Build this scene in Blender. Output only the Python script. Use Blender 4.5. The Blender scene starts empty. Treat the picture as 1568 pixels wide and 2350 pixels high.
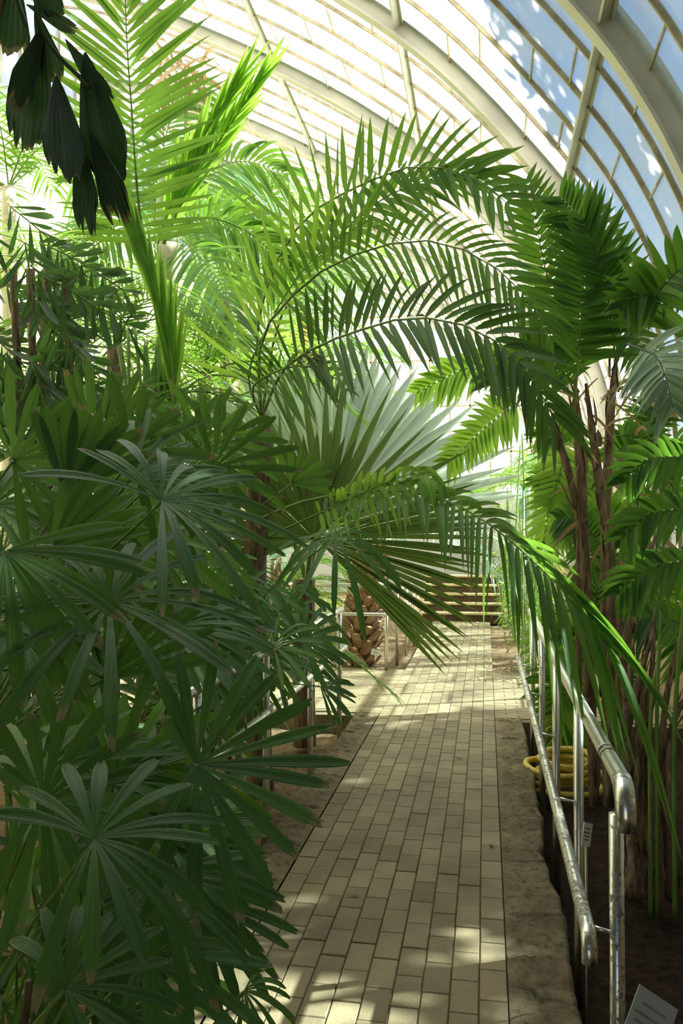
import bpy, math, random
import numpy as np
from mathutils import Vector, Matrix, noise
random.seed(7)
C = bpy.context.scene
COL = C.collection
PI = math.pi
# ------------------------------------------------------------------ camera
F = 1900.0
YAW = math.atan(331/1900); PITCH = math.atan(40/1900)
CAMZ = 1.6
cd = bpy.data.cameras.new('camera'); cam = bpy.data.objects.new('camera', cd); COL.objects.link(cam)
cd.sensor_fit = 'VERTICAL'; cd.sensor_height = 24.0; cd.sensor_width = 24.0
cd.lens = 24.0*F/2350; cd.clip_end = 300; cd.clip_start = .02
cam.location = (0, 0, CAMZ)
cam.rotation_euler = (PI/2+PITCH, 0, YAW)
C.camera = cam
# ------------------------------------------------------------------ light and exposure
SUN_DIR = Vector((0.80, 0.36, 0.78)).normalized()      # towards the sun
sd = bpy.data.lights.new('sun', 'SUN'); sun = bpy.data.objects.new('sun', sd); COL.objects.link(sun)
sd.energy = 25.0; sd.angle = math.radians(0.6); sd.color = (1.0, .955, .86)
sun.rotation_euler = SUN_DIR.to_track_quat('Z', 'Y').to_euler(); sun.location = (12, 6, 14)
W = bpy.data.worlds.new('sky'); C.world = W; W.use_nodes = True
nt = W.node_tree; nt.nodes.clear()
sk = nt.nodes.new('ShaderNodeTexSky'); sk.sky_type = 'NISHITA'; sk.sun_disc = False
sk.sun_elevation = math.asin(SUN_DIR.z); sk.sun_rotation = math.atan2(SUN_DIR.x, SUN_DIR.y)
sk.air_density = 1.0; sk.dust_density = .6; sk.ozone_density = 1.2
bg = nt.nodes.new('ShaderNodeBackground'); bg.inputs[1].default_value = 0.15
wo = nt.nodes.new('ShaderNodeOutputWorld')
nt.links.new(sk.outputs[0], bg.inputs[0]); nt.links.new(bg.outputs[0], wo.inputs[0])
C.view_settings.view_transform = 'Standard'; C.view_settings.look = 'None'
C.view_settings.gamma = 1.0; C.view_settings.use_curve_mapping = False
C.view_settings.exposure = 0.48
cy = C.cycles
cy.max_bounces = 8; cy.diffuse_bounces = 4; cy.glossy_bounces = 3; cy.transmission_bounces = 5
cy.transparent_max_bounces = 12; cy.sample_clamp_indirect = 6.0; cy.caustics_reflective = False; cy.caustics_refractive = False
cy.use_denoising = True

# ------------------------------------------------------------------ geometry of the view: a pixel of the photograph at path distance Y
def ray(px, py):
    d = Vector(((px-784)/F, 1.0, (1175-py)/F))
    c, s = math.cos(PITCH), math.sin(PITCH)
    d = Vector((d.x, d.y*c-d.z*s, d.y*s+d.z*c))
    c, s = math.cos(YAW), math.sin(YAW)
    return Vector((d.x*c-d.y*s, d.x*s+d.y*c, d.z))
def P(px, py, Y):
    r = ray(px, py); return Vector((0, 0, CAMZ)) + r*(Y/r.y)
def depth(p):                       # distance along the view axis
    f = ray(784, 1175); return (p-Vector((0, 0, CAMZ))).dot(f)/f.length_squared
RIGHT = ray(785, 1175)-ray(784, 1175); RIGHT.normalize()
UPV = Vector((0, 0, 1))

# ------------------------------------------------------------------ materials
def mat(name):
    m = bpy.data.materials.new(name); m.use_nodes = True
    t = m.node_tree; t.nodes.clear()
    o = t.nodes.new('ShaderNodeOutputMaterial')
    return m, t, o
class T:
    def __init__(s, t): s.t = t
    def n(s, typ, **kw):
        nd = s.t.nodes.new('ShaderNode'+typ)
        for k, v in kw.items():
            if k.startswith('i_'):
                key = k[2:]
                key = int(key) if key.isdigit() else key
                nd.inputs[key].default_value = v
            else: setattr(nd, k, v)
        return nd
    def l(s, a, b): s.t.links.new(a, b)
    def ramp(s, src, stops):
        r = s.n('ValToRGB'); e = r.color_ramp.elements
        while len(e) < len(stops): e.new(.5)
        for el, (p, c) in zip(e, stops):
            el.position = p; el.color = (*c, 1) if len(c) == 3 else c
        s.l(src, r.inputs[0]); return r.outputs[0]
    def mix(s, a, b, f, blend='MIX'):
        m = s.n('Mix', data_type='RGBA', blend_type=blend)
        for i, v in ((0, f), (6, a), (7, b)):
            if hasattr(v, 'is_linked') or hasattr(v, 'links'): s.l(v, m.inputs[i])
            elif isinstance(v, (int, float)): m.inputs[i].default_value = v
            else: m.inputs[i].default_value = (*v, 1)
        return m.outputs[2]
    def math(s, op, a, b=0.0, clamp=False):
        m = s.n('Math', operation=op, use_clamp=clamp)
        for i, v in ((0, a), (1, b)):
            if hasattr(v, 'links'): s.l(v, m.inputs[i])
            else: m.inputs[i].default_value = v
        return m.outputs[0]
def noise_node(t, scale, detail=4, coord=None, rough=.55):
    nz = t.n('TexNoise'); nz.inputs['Scale'].default_value = scale; nz.inputs['Detail'].default_value = detail
    nz.inputs['Roughness'].default_value = rough
    if coord is not None: t.l(coord, nz.inputs['Vector'])
    return nz.outputs[0]
def leaf_mat(name, a, b, trans, tfac=.38, rough=.38, brown=.5, vein=.25, spec=.5, bstart=.93):
    m, nt_, o = mat(name); t = T(nt_)
    uv = t.n('UVMap'); sep = t.n('SeparateXYZ'); t.l(uv.outputs[0], sep.inputs[0])
    at = t.n('Attribute', attribute_name='tint'); sc = t.n('SeparateColor'); t.l(at.outputs['Color'], sc.inputs[0])
    tc = t.n('TexCoord'); nz = noise_node(t, 9, 3, tc.outputs['Object'])
    f = t.math('ADD', t.math('MULTIPLY', sc.outputs[0], .75), t.math('MULTIPLY', t.math('SUBTRACT', nz, .5), .9), clamp=True)
    base = t.mix(a, b, f); tr = t.mix([c*.75 for c in trans], [min(1, c*1.2) for c in trans], f)
    # midrib and parallel veins along the blade
    w = t.math('SINE', t.math('MULTIPLY', sep.outputs[0], 44.0))
    mid = t.math('LESS_THAN', t.math('ABSOLUTE', t.math('SUBTRACT', sep.outputs[0], .5)), .035)
    base = t.mix(base, [min(1, c*1.5+.01) for c in b], t.math('MULTIPLY', mid, .5))
    vv = t.math('MULTIPLY', t.math('ADD', w, 1), vein*.5)
    base = t.mix(base, [c*.5 for c in a], vv); tr = t.mix(tr, [c*.45 for c in trans], vv)
    if brown > 0:
        e = t.math('ADD', sep.outputs[1], t.math('MULTIPLY', t.math('SUBTRACT', nz, .5), .16))
        e = t.math('ADD', e, t.math('MULTIPLY', t.math('SUBTRACT', sc.outputs[1], .5), .12))
        e = t.ramp(e, [(bstart, (0, 0, 0)), (min(1, bstart+.045), (1, 1, 1))])
        bf = t.math('MULTIPLY', e, brown)
        base = t.mix(base, (.36, .29, .15), bf); tr = t.mix(tr, (.34, .27, .12), bf)
    p = t.n('BsdfPrincipled'); t.l(base, p.inputs['Base Color']); p.inputs['Roughness'].default_value = rough
    p.inputs['Specular IOR Level'].default_value = spec
    bp = t.n('Bump'); bp.inputs['Strength'].default_value = .3; bp.inputs['Distance'].default_value = .001
    t.l(w, bp.inputs['Height']); t.l(bp.outputs[0], p.inputs['Normal'])
    tl = t.n('BsdfTranslucent'); t.l(tr, tl.inputs[0])
    ms = t.n('MixShader'); ms.inputs[0].default_value = tfac
    t.l(p.outputs[0], ms.inputs[1]); t.l(tl.outputs[0], ms.inputs[2]); t.l(ms.outputs[0], o.inputs[0])
    return m
def simple(name, c1, c2=None, rough=.6, metal=0, scale=12, bump=0, bscale=40, spec=.5, stretch=None):
    m, nt_, o = mat(name); t = T(nt_)
    tc = t.n('TexCoord'); co = tc.outputs['Object']
    if stretch:
        mp = t.n('Mapping'); mp.inputs['Scale'].default_value = stretch; t.l(co, mp.inputs[0]); co = mp.outputs[0]
    p = t.n('BsdfPrincipled'); p.inputs['Roughness'].default_value = rough; p.inputs['Metallic'].default_value = metal
    p.inputs['Specular IOR Level'].default_value = spec
    nz = noise_node(t, scale, 5, co)
    col = t.ramp(nz, [(.3, c1), (.7, c2 or c1)]); t.l(col, p.inputs['Base Color'])
    if bump:
        bp = t.n('Bump'); bp.inputs['Strength'].default_value = bump; bp.inputs['Distance'].default_value = .02
        t.l(noise_node(t, bscale, 6, co), bp.inputs['Height']); t.l(bp.outputs[0], p.inputs['Normal'])
    t.l(p.outputs[0], o.inputs[0]); return m
M = {}
M['lady'] = leaf_mat('lady_palm_leaf', (.055, .155, .036), (.120, .275, .060), (.20, .42, .05),   .28, .40, .8, .30, spec=.45, bstart=.968)
M['lady_light'] = leaf_mat('lady_palm_leaf_light', (.07, .20, .03), (.14, .34, .05), (.28, .56, .06), .36, .40, .7, .12, bstart=.968)  # lighter green variant of the fan leaf
M['feather'] = leaf_mat('feather_leaflet', (.035, .13, .018), (.085, .26, .03), (.27, .50, .05), .42, .40, .35, .18)
M['feather_light'] = leaf_mat('feather_leaflet_light', (.08, .25, .02), (.18, .42, .03), (.46, .74, .08), .46, .42, .3, .15)  # lighter, yellower green variant of the leaflet
M['feather_dark'] = leaf_mat('feather_leaflet_dark', (.025, .085, .022), (.06, .17, .03), (.15, .30, .04), .34, .34, .9, .2, bstart=.90)
M['broad'] = leaf_mat('broad_leaflet', (.03, .11, .018), (.07, .21, .03), (.22, .46, .04), .45, .36, .4, .2)
M['grey'] = leaf_mat('grey_green_leaflet', (.20, .31, .22), (.36, .50, .36), (.34, .50, .26), .3, .42, .6, .2)
M['silver'] = leaf_mat('silver_fan_leaf', (.42, .52, .46), (.60, .68, .62), (.55, .68, .54), .42, .45, .3, .3)
M['fan'] = leaf_mat('fan_leaf_green', (.055, .11, .022), (.11, .18, .035), (.22, .34, .06), .40, .5, .7, .5, bstart=.95)
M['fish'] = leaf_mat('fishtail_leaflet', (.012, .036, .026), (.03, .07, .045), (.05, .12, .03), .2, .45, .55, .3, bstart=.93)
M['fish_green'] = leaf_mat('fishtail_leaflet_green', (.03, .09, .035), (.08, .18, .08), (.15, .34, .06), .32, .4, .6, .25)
M['dry'] = leaf_mat('dry_leaf', (.28, .18, .08), (.50, .37, .20), (.5, .33, .14), .35, .7, 0, .3)
M['stalk'] = simple('green_stalk', (.10, .20, .03), (.20, .30, .06), .5, scale=6)
M['stalk_dark'] = simple('dark_stalk', (.03, .07, .03), (.07, .12, .05), .5, scale=6)
M['cane'] = simple('fibrous_cane', (.05, .032, .018), (.36, .25, .14), .85, scale=14, bump=.8, bscale=30, stretch=(3, 3, .6))
M['sheath'] = simple('dry_sheath', (.10, .055, .028), (.42, .29, .15), .85, scale=9, bump=.6, stretch=(5, 5, .8))
M['boot'] = simple('leaf_base_stub', (.24, .13, .07), (.52, .36, .21), .8, scale=11, bump=.5, bscale=50)
M['pale_trunk'] = simple('smooth_pale_trunk', (.50, .44, .30), (.66, .60, .45), .8, scale=5, bump=.3, stretch=(1, 1, 6))
M['shaft'] = simple('crownshaft', (.30, .42, .22), (.55, .62, .42), .5, scale=3, stretch=(6, 6, .5))
M['fibre'] = simple('dark_fibre', (.04, .025, .012), (.16, .10, .05), .95, scale=30, bump=1, bscale=60)
M['frame'] = simple('cream_painted_iron', (.44, .42, .33), (.56, .54, .44), .55, scale=3, bump=.15, bscale=30)
M['bar'] = simple('ochre_painted_bar', (.22, .18, .09), (.50, .43, .26), .6, scale=7, bump=.2)
M['cream'] = simple('cream_plaster', (.78, .66, .40), (.86, .76, .52), .9, scale=1.2, bump=.2)
M['plaster'] = simple('grey_plaster', (.20, .19, .165), (.28, .265, .23), .9, scale=2, bump=.3)
M['greywall'] = simple('grey_panel', (.34, .35, .34), (.42, .43, .42), .8, scale=2)
M['masonry'] = simple('rubble_masonry', (.20, .14, .08), (.42, .32, .20), .95, scale=5, bump=1, bscale=9)
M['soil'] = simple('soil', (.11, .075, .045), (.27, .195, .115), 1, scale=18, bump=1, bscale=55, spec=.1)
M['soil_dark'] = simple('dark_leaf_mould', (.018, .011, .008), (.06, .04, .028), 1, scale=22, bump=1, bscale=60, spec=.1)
M['outground'] = simple('outside_ground', (.25, .23, .17), (.34, .32, .24), 1, scale=.5)
M['kerbstone'] = None
def kerb_mat():
    m, nt_, o = mat('rough_limestone'); t = T(nt_); tc = t.n('TexCoord'); co = tc.outputs['Object']
    n1 = noise_node(t, 3.5, 6, co, .65); n2 = noise_node(t, 26, 8, co, .75)
    c = t.ramp(n1, [(.3, (.13, .10, .055)), (.5, (.27, .215, .125)), (.7, (.40, .33, .20))])
    c = t.mix(c, (.07, .06, .03), t.math('MULTIPLY', t.ramp(n2, [(.36, (1, 1, 1)), (.50, (0, 0, 0))]), .75))
    p = t.n('BsdfPrincipled'); t.l(c, p.inputs['Base Color']); p.inputs['Roughness'].default_value = .95
    bp = t.n('Bump'); bp.inputs['Strength'].default_value = 1; bp.inputs['Distance'].default_value = .025
    t.l(n2, bp.inputs['Height']); t.l(bp.outputs[0], p.inputs['Normal']); t.l(p.outputs[0], o.inputs[0]); return m
M['kerbstone'] = kerb_mat()
M['step'] = simple('stone_step', (.48, .38, .20), (.68, .58, .36), .85, scale=5, bump=.3)
M['riser'] = simple('dark_riser', (.05, .03, .018), (.12, .07, .04), .9, scale=5)
M['hose'] = simple('yellow_rubber', (.60, .43, .05), (.72, .54, .10), .45, scale=4)
M['white'] = simple('white_plastic', (.72, .72, .70), (.78, .78, .76), .5, scale=4)
M['black'] = simple('black_print', (.02, .02, .02), (.03, .03, .03), .5, scale=4)
M['yellow'] = simple('yellow_print', (.6, .45, .05), (.65, .5, .08), .5, scale=4)
M['litter'] = simple('fallen_leaf', (.13, .07, .02), (.30, .17, .06), .9, scale=20)
def steel(name, dirt):
    m, nt_, o = mat(name); t = T(nt_)
    tc = t.n('TexCoord'); n1 = noise_node(t, 55, 5, tc.outputs['Object'], .7); n2 = noise_node(t, 5, 3, tc.outputs['Object'])
    f = t.ramp(t.math('ADD', n1, t.math('MULTIPLY', n2, .5)), [(.88-dirt*.13, (0, 0, 0)), (.98-dirt*.13, (1, 1, 1))])
    p = t.n('BsdfPrincipled'); t.l(t.mix((.72, .71, .66), (.26, .25, .20), f), p.inputs['Base Color'])
    t.l(t.mix((.30, .30, .30), (.75, .75, .75), f), p.inputs['Roughness'])
    t.l(t.math('SUBTRACT', 1.0, t.math('MULTIPLY', f, .75)), p.inputs['Metallic'])
    t.l(p.outputs[0], o.inputs[0]); return m
M['steel'] = steel('polished_steel', 0.2); M['steel_worn'] = steel('spotted_worn_steel', 1.0)
def paver_mat():
    m, nt_, o = mat('clay_pavers'); t = T(nt_)
    at = t.n('Attribute', attribute_name='tint'); sc = t.n('SeparateColor'); t.l(at.outputs['Color'], sc.inputs[0])
    tc = t.n('TexCoord'); n1 = noise_node(t, 2.2, 4, tc.outputs['Object']); n2 = noise_node(t, 60, 5, tc.outputs['Object'], .7)
    f = t.math('ADD', t.math('MULTIPLY', sc.outputs[0], .30), t.math('MULTIPLY', n1, .75), clamp=True)
    c = t.ramp(f, [(.2, (.125, .10, .055)), (.5, (.205, .168, .095)), (.8, (.32, .265, .155))])
    c = t.mix(c, (.46, .42, .33), t.math('MULTIPLY', t.ramp(n2, [(.55, (0, 0, 0)), (.75, (1, 1, 1))]), .35))
    c = t.mix(c, (.12, .10, .06), t.math('MULTIPLY', t.ramp(n1, [(.25, (1, 1, 1)), (.45, (0, 0, 0))]), .4))
    p = t.n('BsdfPrincipled'); t.l(c, p.inputs['Base Color']); p.inputs['Roughness'].default_value = .72; p.inputs['Specular IOR Level'].default_value = .35
    bp = t.n('Bump'); bp.inputs['Strength'].default_value = .5; bp.inputs['Distance'].default_value = .004
    t.l(n2, bp.inputs['Height']); t.l(bp.outputs[0], p.inputs['Normal']); t.l(p.outputs[0], o.inputs[0]); return m
M['paver'] = paver_mat()
M['joint'] = simple('dark_joint', (.07, .06, .035), (.14, .12, .07), 1, scale=10)
def glass_mat():
    # horticultural glass brushed with white shading paint; the paint cover varies at random over all panes
    m, nt_, o = mat('whitewashed_glass'); t = T(nt_)
    tc = t.n('TexCoord'); co = tc.outputs['Object']; sp = t.n('SeparateXYZ'); t.l(co, sp.inputs[0])
    mp = t.n('Mapping'); mp.inputs['Scale'].default_value = (1, .8, 1); t.l(co, mp.inputs[0])
    st = noise_node(t, 1.7, 4, mp.outputs[0]); gr = noise_node(t, 170, 2, co, .8)
    pat = t.ramp(t.math('ADD', t.math('MULTIPLY', st, .8), t.math('MULTIPLY', gr, .30)), [(.42, (.28, .28, .28)), (.66, (.66, .66, .66))])
    cov = pat
    tr = t.n('BsdfTransparent'); tr.inputs[0].default_value = (.70, .84, .86, 1)
    tl = t.n('BsdfTranslucent'); tl.inputs[0].default_value = (.90, .90, .88, 1)
    df = t.n('BsdfDiffuse'); df.inputs[0].default_value = (.8, .8, .78, 1)
    pm = t.n('MixShader'); pm.inputs[0].default_value = .25; t.l(tl.outputs[0], pm.inputs[1]); t.l(df.outputs[0], pm.inputs[2])
    ms = t.n('MixShader'); t.l(cov, ms.inputs[0]); t.l(tr.outputs[0], ms.inputs[1]); t.l(pm.outputs[0], ms.inputs[2])
    gl = t.n('BsdfGlossy'); gl.inputs['Roughness'].default_value = .12; gl.inputs[0].default_value = (.9, .9, .9, 1)
    m2 = t.n('MixShader'); m2.inputs[0].default_value = .05
    t.l(ms.outputs[0], m2.inputs[1]); t.l(gl.outputs[0], m2.inputs[2]); t.l(m2.outputs[0], o.inputs[0]); return m
M['glass'] = glass_mat()
def perspex():
    m, nt_, o = mat('clear_perspex'); t = T(nt_)
    tr = t.n('BsdfTransparent'); tr.inputs[0].default_value = (.8, .92, .9, 1); gl = t.n('BsdfGlossy'); gl.inputs['Roughness'].default_value = .1
    ms = t.n('MixShader'); ms.inputs[0].default_value = .25; t.l(tr.outputs[0], ms.inputs[1]); t.l(gl.outputs[0], ms.inputs[2]); t.l(ms.outputs[0], o.inputs[0]); return m
M['perspex'] = perspex()

# ------------------------------------------------------------------ mesh collector
class MB:
    def __init__(s): s.v = []; s.f = []; s.uv = []; s.tint = []
    def grid(s, rows, uvs=None, tint=(.5, .5)):
        """rows: list of equal-length lists of points -> quads"""
        b = len(s.v); k = len(rows[0]); n = len(rows)
        for i, r in enumerate(rows):
            for j, p in enumerate(r):
                s.v.append(tuple(p)); s.uv.append((j/(k-1) if k > 1 else 0, i/(n-1))); s.tint.append(tint)
        for i in range(n-1):
            for j in range(k-1):
                a = b+i*k+j; s.f.append((a, a+1, a+1+k, a+k))
    def tube(s, pts, r, seg=8, cap=True, tint=(.5, .5)):
        pts = [Vector(p) for p in pts]; n = len(pts)
        rs = r if isinstance(r, (list, tuple)) else [r]*n
        b = len(s.v); ref = None
        for i, p in enumerate(pts):
            t = (pts[min(i+1, n-1)]-pts[max(i-1, 0)]).normalized()
            if ref is None: ref = t.orthogonal().normalized()
            ref = (ref-t*ref.dot(t)).normalized(); bi = t.cross(ref)
            for j in range(seg):
                a = 2*PI*j/seg
                s.v.append(tuple(p+ref*math.cos(a)*rs[i]+bi*math.sin(a)*rs[i])); s.uv.append((j/seg, i/max(1, n-1))); s.tint.append(tint)
        for i in range(n-1):
            for j in range(seg):
                a = b+i*seg+j; c = b+i*seg+(j+1) % seg; s.f.append((a, c, c+seg, a+seg))
        if cap: s.f.append(tuple(b+j for j in range(seg))[::-1]); s.f.append(tuple(b+(n-1)*seg+j for j in range(seg)))
    def box(s, x0, x1, y0, y1, z0, z1, ch=0, tint=(.5, .5), top=True):
        b = len(s.v)
        def add(*p): s.v.append(p); s.uv.append((0, 0)); s.tint.append(tint)
        if ch:
            for z, d in ((z0, 0), (z1-ch, 0), (z1, ch)):
                add(x0+d, y0+d, z); add(x1-d, y0+d, z); add(x1-d, y1-d, z); add(x0+d, y1-d, z)
            L = 3
        else:
            for z in (z0, z1):
                add(x0, y0, z); add(x1, y0, z); add(x1, y1, z); add(x0, y1, z)
            L = 2
        for l in range(L-1):
            for j in range(4):
                a = b+l*4+j; c = b+l*4+(j+1) % 4; s.f.append((a, c, c+4, a+4))
        e = b+(L-1)*4; s.f.append((e, e+1, e+2, e+3)); s.f.append((b+3, b+2, b+1, b))
    def obox(s, c, ax, ay, az):        # oriented box: centre and three half-axis vectors
        b = len(s.v)
        for sx, sy, sz in ((-1, -1, -1), (1, -1, -1), (1, 1, -1), (-1, 1, -1), (-1, -1, 1), (1, -1, 1), (1, 1, 1), (-1, 1, 1)):
            s.v.append(tuple(c+ax*sx+ay*sy+az*sz)); s.uv.append((0, 0)); s.tint.append((.5, .5))
        for q in ((0, 3, 2, 1), (4, 5, 6, 7), (0, 1, 5, 4), (1, 2, 6, 5), (2, 3, 7, 6), (3, 0, 4, 7)): s.f.append(tuple(b+i for i in q))
    def build(s, name, m, parent=None, smooth=True, mats=None):
        me = bpy.data.meshes.new(name); me.from_pydata(s.v, [], s.f)
        u = me.uv_layers.new(name='UVMap')
        li = np.empty(len(me.loops), dtype=np.int32); me.loops.foreach_get('vertex_index', li)
        u.data.foreach_set('uv', np.array(s.uv, dtype=np.float32)[li].ravel())
        at = me.attributes.new('tint', 'FLOAT_COLOR', 'POINT')
        tt = np.ones((len(s.v), 4), dtype=np.float32); tt[:, :2] = np.array(s.tint, dtype=np.float32)[:, :2]
        at.data.foreach_set('color', tt.ravel())
        me.materials.append(m)
        if smooth: me.polygons.foreach_set('use_smooth', [True]*len(me.polygons))
        me.update()
        o = bpy.data.objects.new(name, me); COL.objects.link(o)
        if parent is not None:
            o.parent = parent
            o.matrix_parent_inverse = chain(parent).inverted()
        return o
def chain(o):
    m = Matrix.Identity(4)
    while o is not None: m = _local(o) @ m; o = o.parent
    return m
def _local(o):
    l = Matrix.LocRotScale(o.location, o.rotation_euler, o.scale)
    return (o.matrix_parent_inverse @ l) if o.parent else l
def thing(name, label, cat, loc=(0, 0, 0), group=None):
    o = bpy.data.objects.new(name, None); COL.objects.link(o); o.location = loc; o.empty_display_size = .2
    o['label'] = label; o['category'] = cat
    if group: o['group'] = group
    return o
def tag(o, label, cat, group=None, kind=None):
    o['label'] = label; o['category'] = cat
    if group: o['group'] = group
    if kind: o['kind'] = kind
    return o
def struct(o, label=None):
    o['kind'] = 'structure'
    if label: o['label'] = label
    return o
def spline(pts, n):
    """Catmull-Rom through pts, n samples"""
    p = [Vector(q) for q in pts]
    if len(p) == 2: return [p[0].lerp(p[1], i/(n-1)) for i in range(n)]
    p = [p[0]*2-p[1]]+p+[p[-1]*2-p[-2]]; m = len(p)-3; out = []
    for i in range(n):
        u = i/(n-1)*m; k = min(int(u), m-1); t = u-k
        a, b, c, d = p[k:k+4]
        out.append(.5*((2*b)+(c-a)*t+(2*a-5*b+4*c-d)*t*t+(3*b-a-3*c+d)*t**3))
    return out
def R(a, b): return random.uniform(a, b)

# ================================================================== SETTING
S = 2.7; Y1 = 3*S
SEC = [(-.815, .955), (-.74, .945), (-.64, .912), (-.533, .864), (-.38, .785), (-.244, .704), (-.178, .658), (-.127, .62), (-.068, .569), (-.019, .518),
       (.028, .462), (.069, .41), (.1, .367), (.125, .324), (.149, .272), (.168, .215), (.181, .141), (.188, .05), (.19, -.09)]
SECP = spline([Vector((a*Y1, 0, CAMZ+b*Y1)) for a, b in SEC], 73)
# resample by arc length
def resample(pts, n):
    d = [0]
    for a, b in zip(pts, pts[1:]): d.append(d[-1]+(b-a).length)
    out = []; k = 0
    for i in range(n):
        s_ = d[-1]*i/(n-1)
        while k < len(d)-2 and d[k+1] < s_: k += 1
        out.append(pts[k].lerp(pts[k+1], (s_-d[k])/(d[k+1]-d[k])))
    return out, d[-1]
SECR, ARC = resample(SECP, 61)
XR = SECR[-1].x; XL = SECR[0].x; ZT = SECR[0].z; ZB = SECR[-1].z
def nrm(i):
    t = (SECR[min(i+1, 60)]-SECR[max(i-1, 0)]).normalized()
    return Vector((-t.z, 0, t.x))      # pointing outwards (up and right)
_off = [nrm(i)*.14 for i in range(61)]
SECR = [p+q for p, q in zip(SECR, _off)]     # the photograph shows the inner edge of the ribs
XR = SECR[-1].x; XL = SECR[0].x; ZT = SECR[0].z; ZB = SECR[-1].z
YG0 = 0.0; NB = 8; YEND = YG0+NB*S
WALLZ = 7.4
for b in range(NB):
    y0 = YG0+b*S; y1 = y0+S
    mb = MB(); mb.grid([[Vector((p.x, y0+.02, p.z)), Vector((p.x, y1-.02, p.z))] for p in SECR])
    g = struct(mb.build(f'window_{b+1}', M['glass']), 'whitewashed curved glazing of one bay of the vault')
    bars = MB()
    for k in range(1, 5):
        yy = y0+S*k/5; w = .011
        rows = []
        for i in range(61):
            n = nrm(i); p = SECR[i]; q = Vector((p.x, yy, p.z))
            a = q-n*.032; rows.append([a+Vector((0, -w, 0)), a+Vector((0, w, 0)), q+Vector((0, w, 0))+n*.01, q+Vector((0, -w, 0))+n*.01, a+Vector((0, -w, 0))])
        bars.grid(rows)
    bars.build('glazing_bars', M['bar'], g, smooth=False)
    # thin transoms, staggered from pane to pane
    tr = MB()
    for k in range(5):
        for i in range(3+(k % 2)*2, 60, 5):
            p = SECR[i]; n = nrm(i); t_ = Vector((n.z, 0, -n.x))
            c = Vector((p.x, y0+S*(k+.5)/5, p.z))-n*.012
            tr.obox(c, t_*.006, Vector((0, S/10, 0)), n*.009)
    tr.build('transoms', M['bar'], g, smooth=False)
rid = 1
for b in range(NB+1):
    yy = YG0+b*S; mb = MB()
    # deep web plus inner flange
    for (w, d0, d1) in ((.03, -.02, .125), (.06, .125, .15), (.09, -.05, -.02)):
        rows = []
        for i in range(61):
            n = nrm(i); p = Vector((SECR[i].x, yy, SECR[i].z)); u = Vector((0, w, 0))
            a, c = p-n*d0, p-n*d1
            rows.append([a-u, a+u, c+u, c-u, a-u])
        mb.grid(rows)
    struct(mb.build(f'trim_{rid}', M['frame'], smooth=False), 'cream curved iron rib of the glass vault'); rid += 1
def near_i(a_, b_): return min(range(61), key=lambda i: (SECR[i].x-a_*Y1)**2+(SECR[i].z-CAMZ-b_*Y1)**2)
IA, IB = near_i(-.11, .61), near_i(.085, .40); DI = IB-IA
for i in [q for q in (IA-2*DI, IA-DI, IA, IB, IB+DI) if 0 < q < 60]:   # purlins along the house
    p = SECR[i]; n = nrm(i); t_ = Vector((n.z, 0, -n.x)); mb = MB()
    mb.obox(Vector((p.x, (YG0+YEND)/2, p.z))-n*.05, t_*.010, Vector((0, (YEND-YG0)/2, 0)), n*.045)
    mb.obox(Vector((p.x, (YG0+YEND)/2, p.z))-n*.012, t_*.045, Vector((0, (YEND-YG0)/2, 0)), n*.006)
    struct(mb.build(f'trim_{rid}', M['frame'], smooth=False), 'cream purlin running along the glass vault'); rid += 1
def wall(name, x0, x1, y0, y1, z0, z1, m, lab):
    mb = MB(); mb.box(x0, x1, y0, y1, z0, z1); return struct(mb.build(name, m, smooth=False), lab)
wall('wall_left', XL-.4, XL, 1.7, YEND, -.5, WALLZ, M['cream'], 'cream plastered back wall of the greenhouse')
mb = MB(); mb.grid([[Vector((XL, YG0, z)), Vector((XL, YEND, z))] for z in (WALLZ, ZT)])
g = struct(mb.build('window_9', M['glass']), 'upright glazing above the cream back wall')
mb = MB()
for k in range(NB*5+1): mb.obox(Vector((XL+.03, YG0+k*S/5, (WALLZ+ZT)/2)), Vector((.02, 0, 0)), Vector((0, .016, 0)), Vector((0, 0, (ZT-WALLZ)/2)))
mb.build('glazing_bars', M['bar'], g, smooth=False)
wall('wall_right', XR-.02, XR+.3, -2.7, YEND, -.6, ZB+.05, M['masonry'], 'low rough masonry wall carrying the glass vault')
# far end: masonry below, glazed gable above
wall('wall_end', XL-.4, XR+.3, YEND, YEND+.3, -.5, 2.4, M['greywall'], 'pale end wall behind the steps')
mb = MB(); mb.grid([[Vector((p.x, YEND+.02, max(p.z, 2.4))), Vector((p.x, YEND+.02, 2.4))] for p in SECR])
g = struct(mb.build('window_10', M['glass']), 'glazed gable at the far end of the greenhouse')
mb = MB()
for k in range(1, 16):
    x = XL+(XR-XL)*k/16
    z = min((q for q in SECR), key=lambda q: abs(q.x-x)).z
    mb.box(x-.02, x+.02, YEND-.03, YEND, 2.4, z)
for z in (3.6, 4.8, 6.0, 7.2):
    xr = min((q for q in SECR if q.x > XL+1), key=lambda q: abs(q.z-z)).x
    mb.box(XL, xr, YEND-.03, YEND, z-.02, z+.02)
mb.build('glazing_bars', M['bar'], g, smooth=False)
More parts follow.
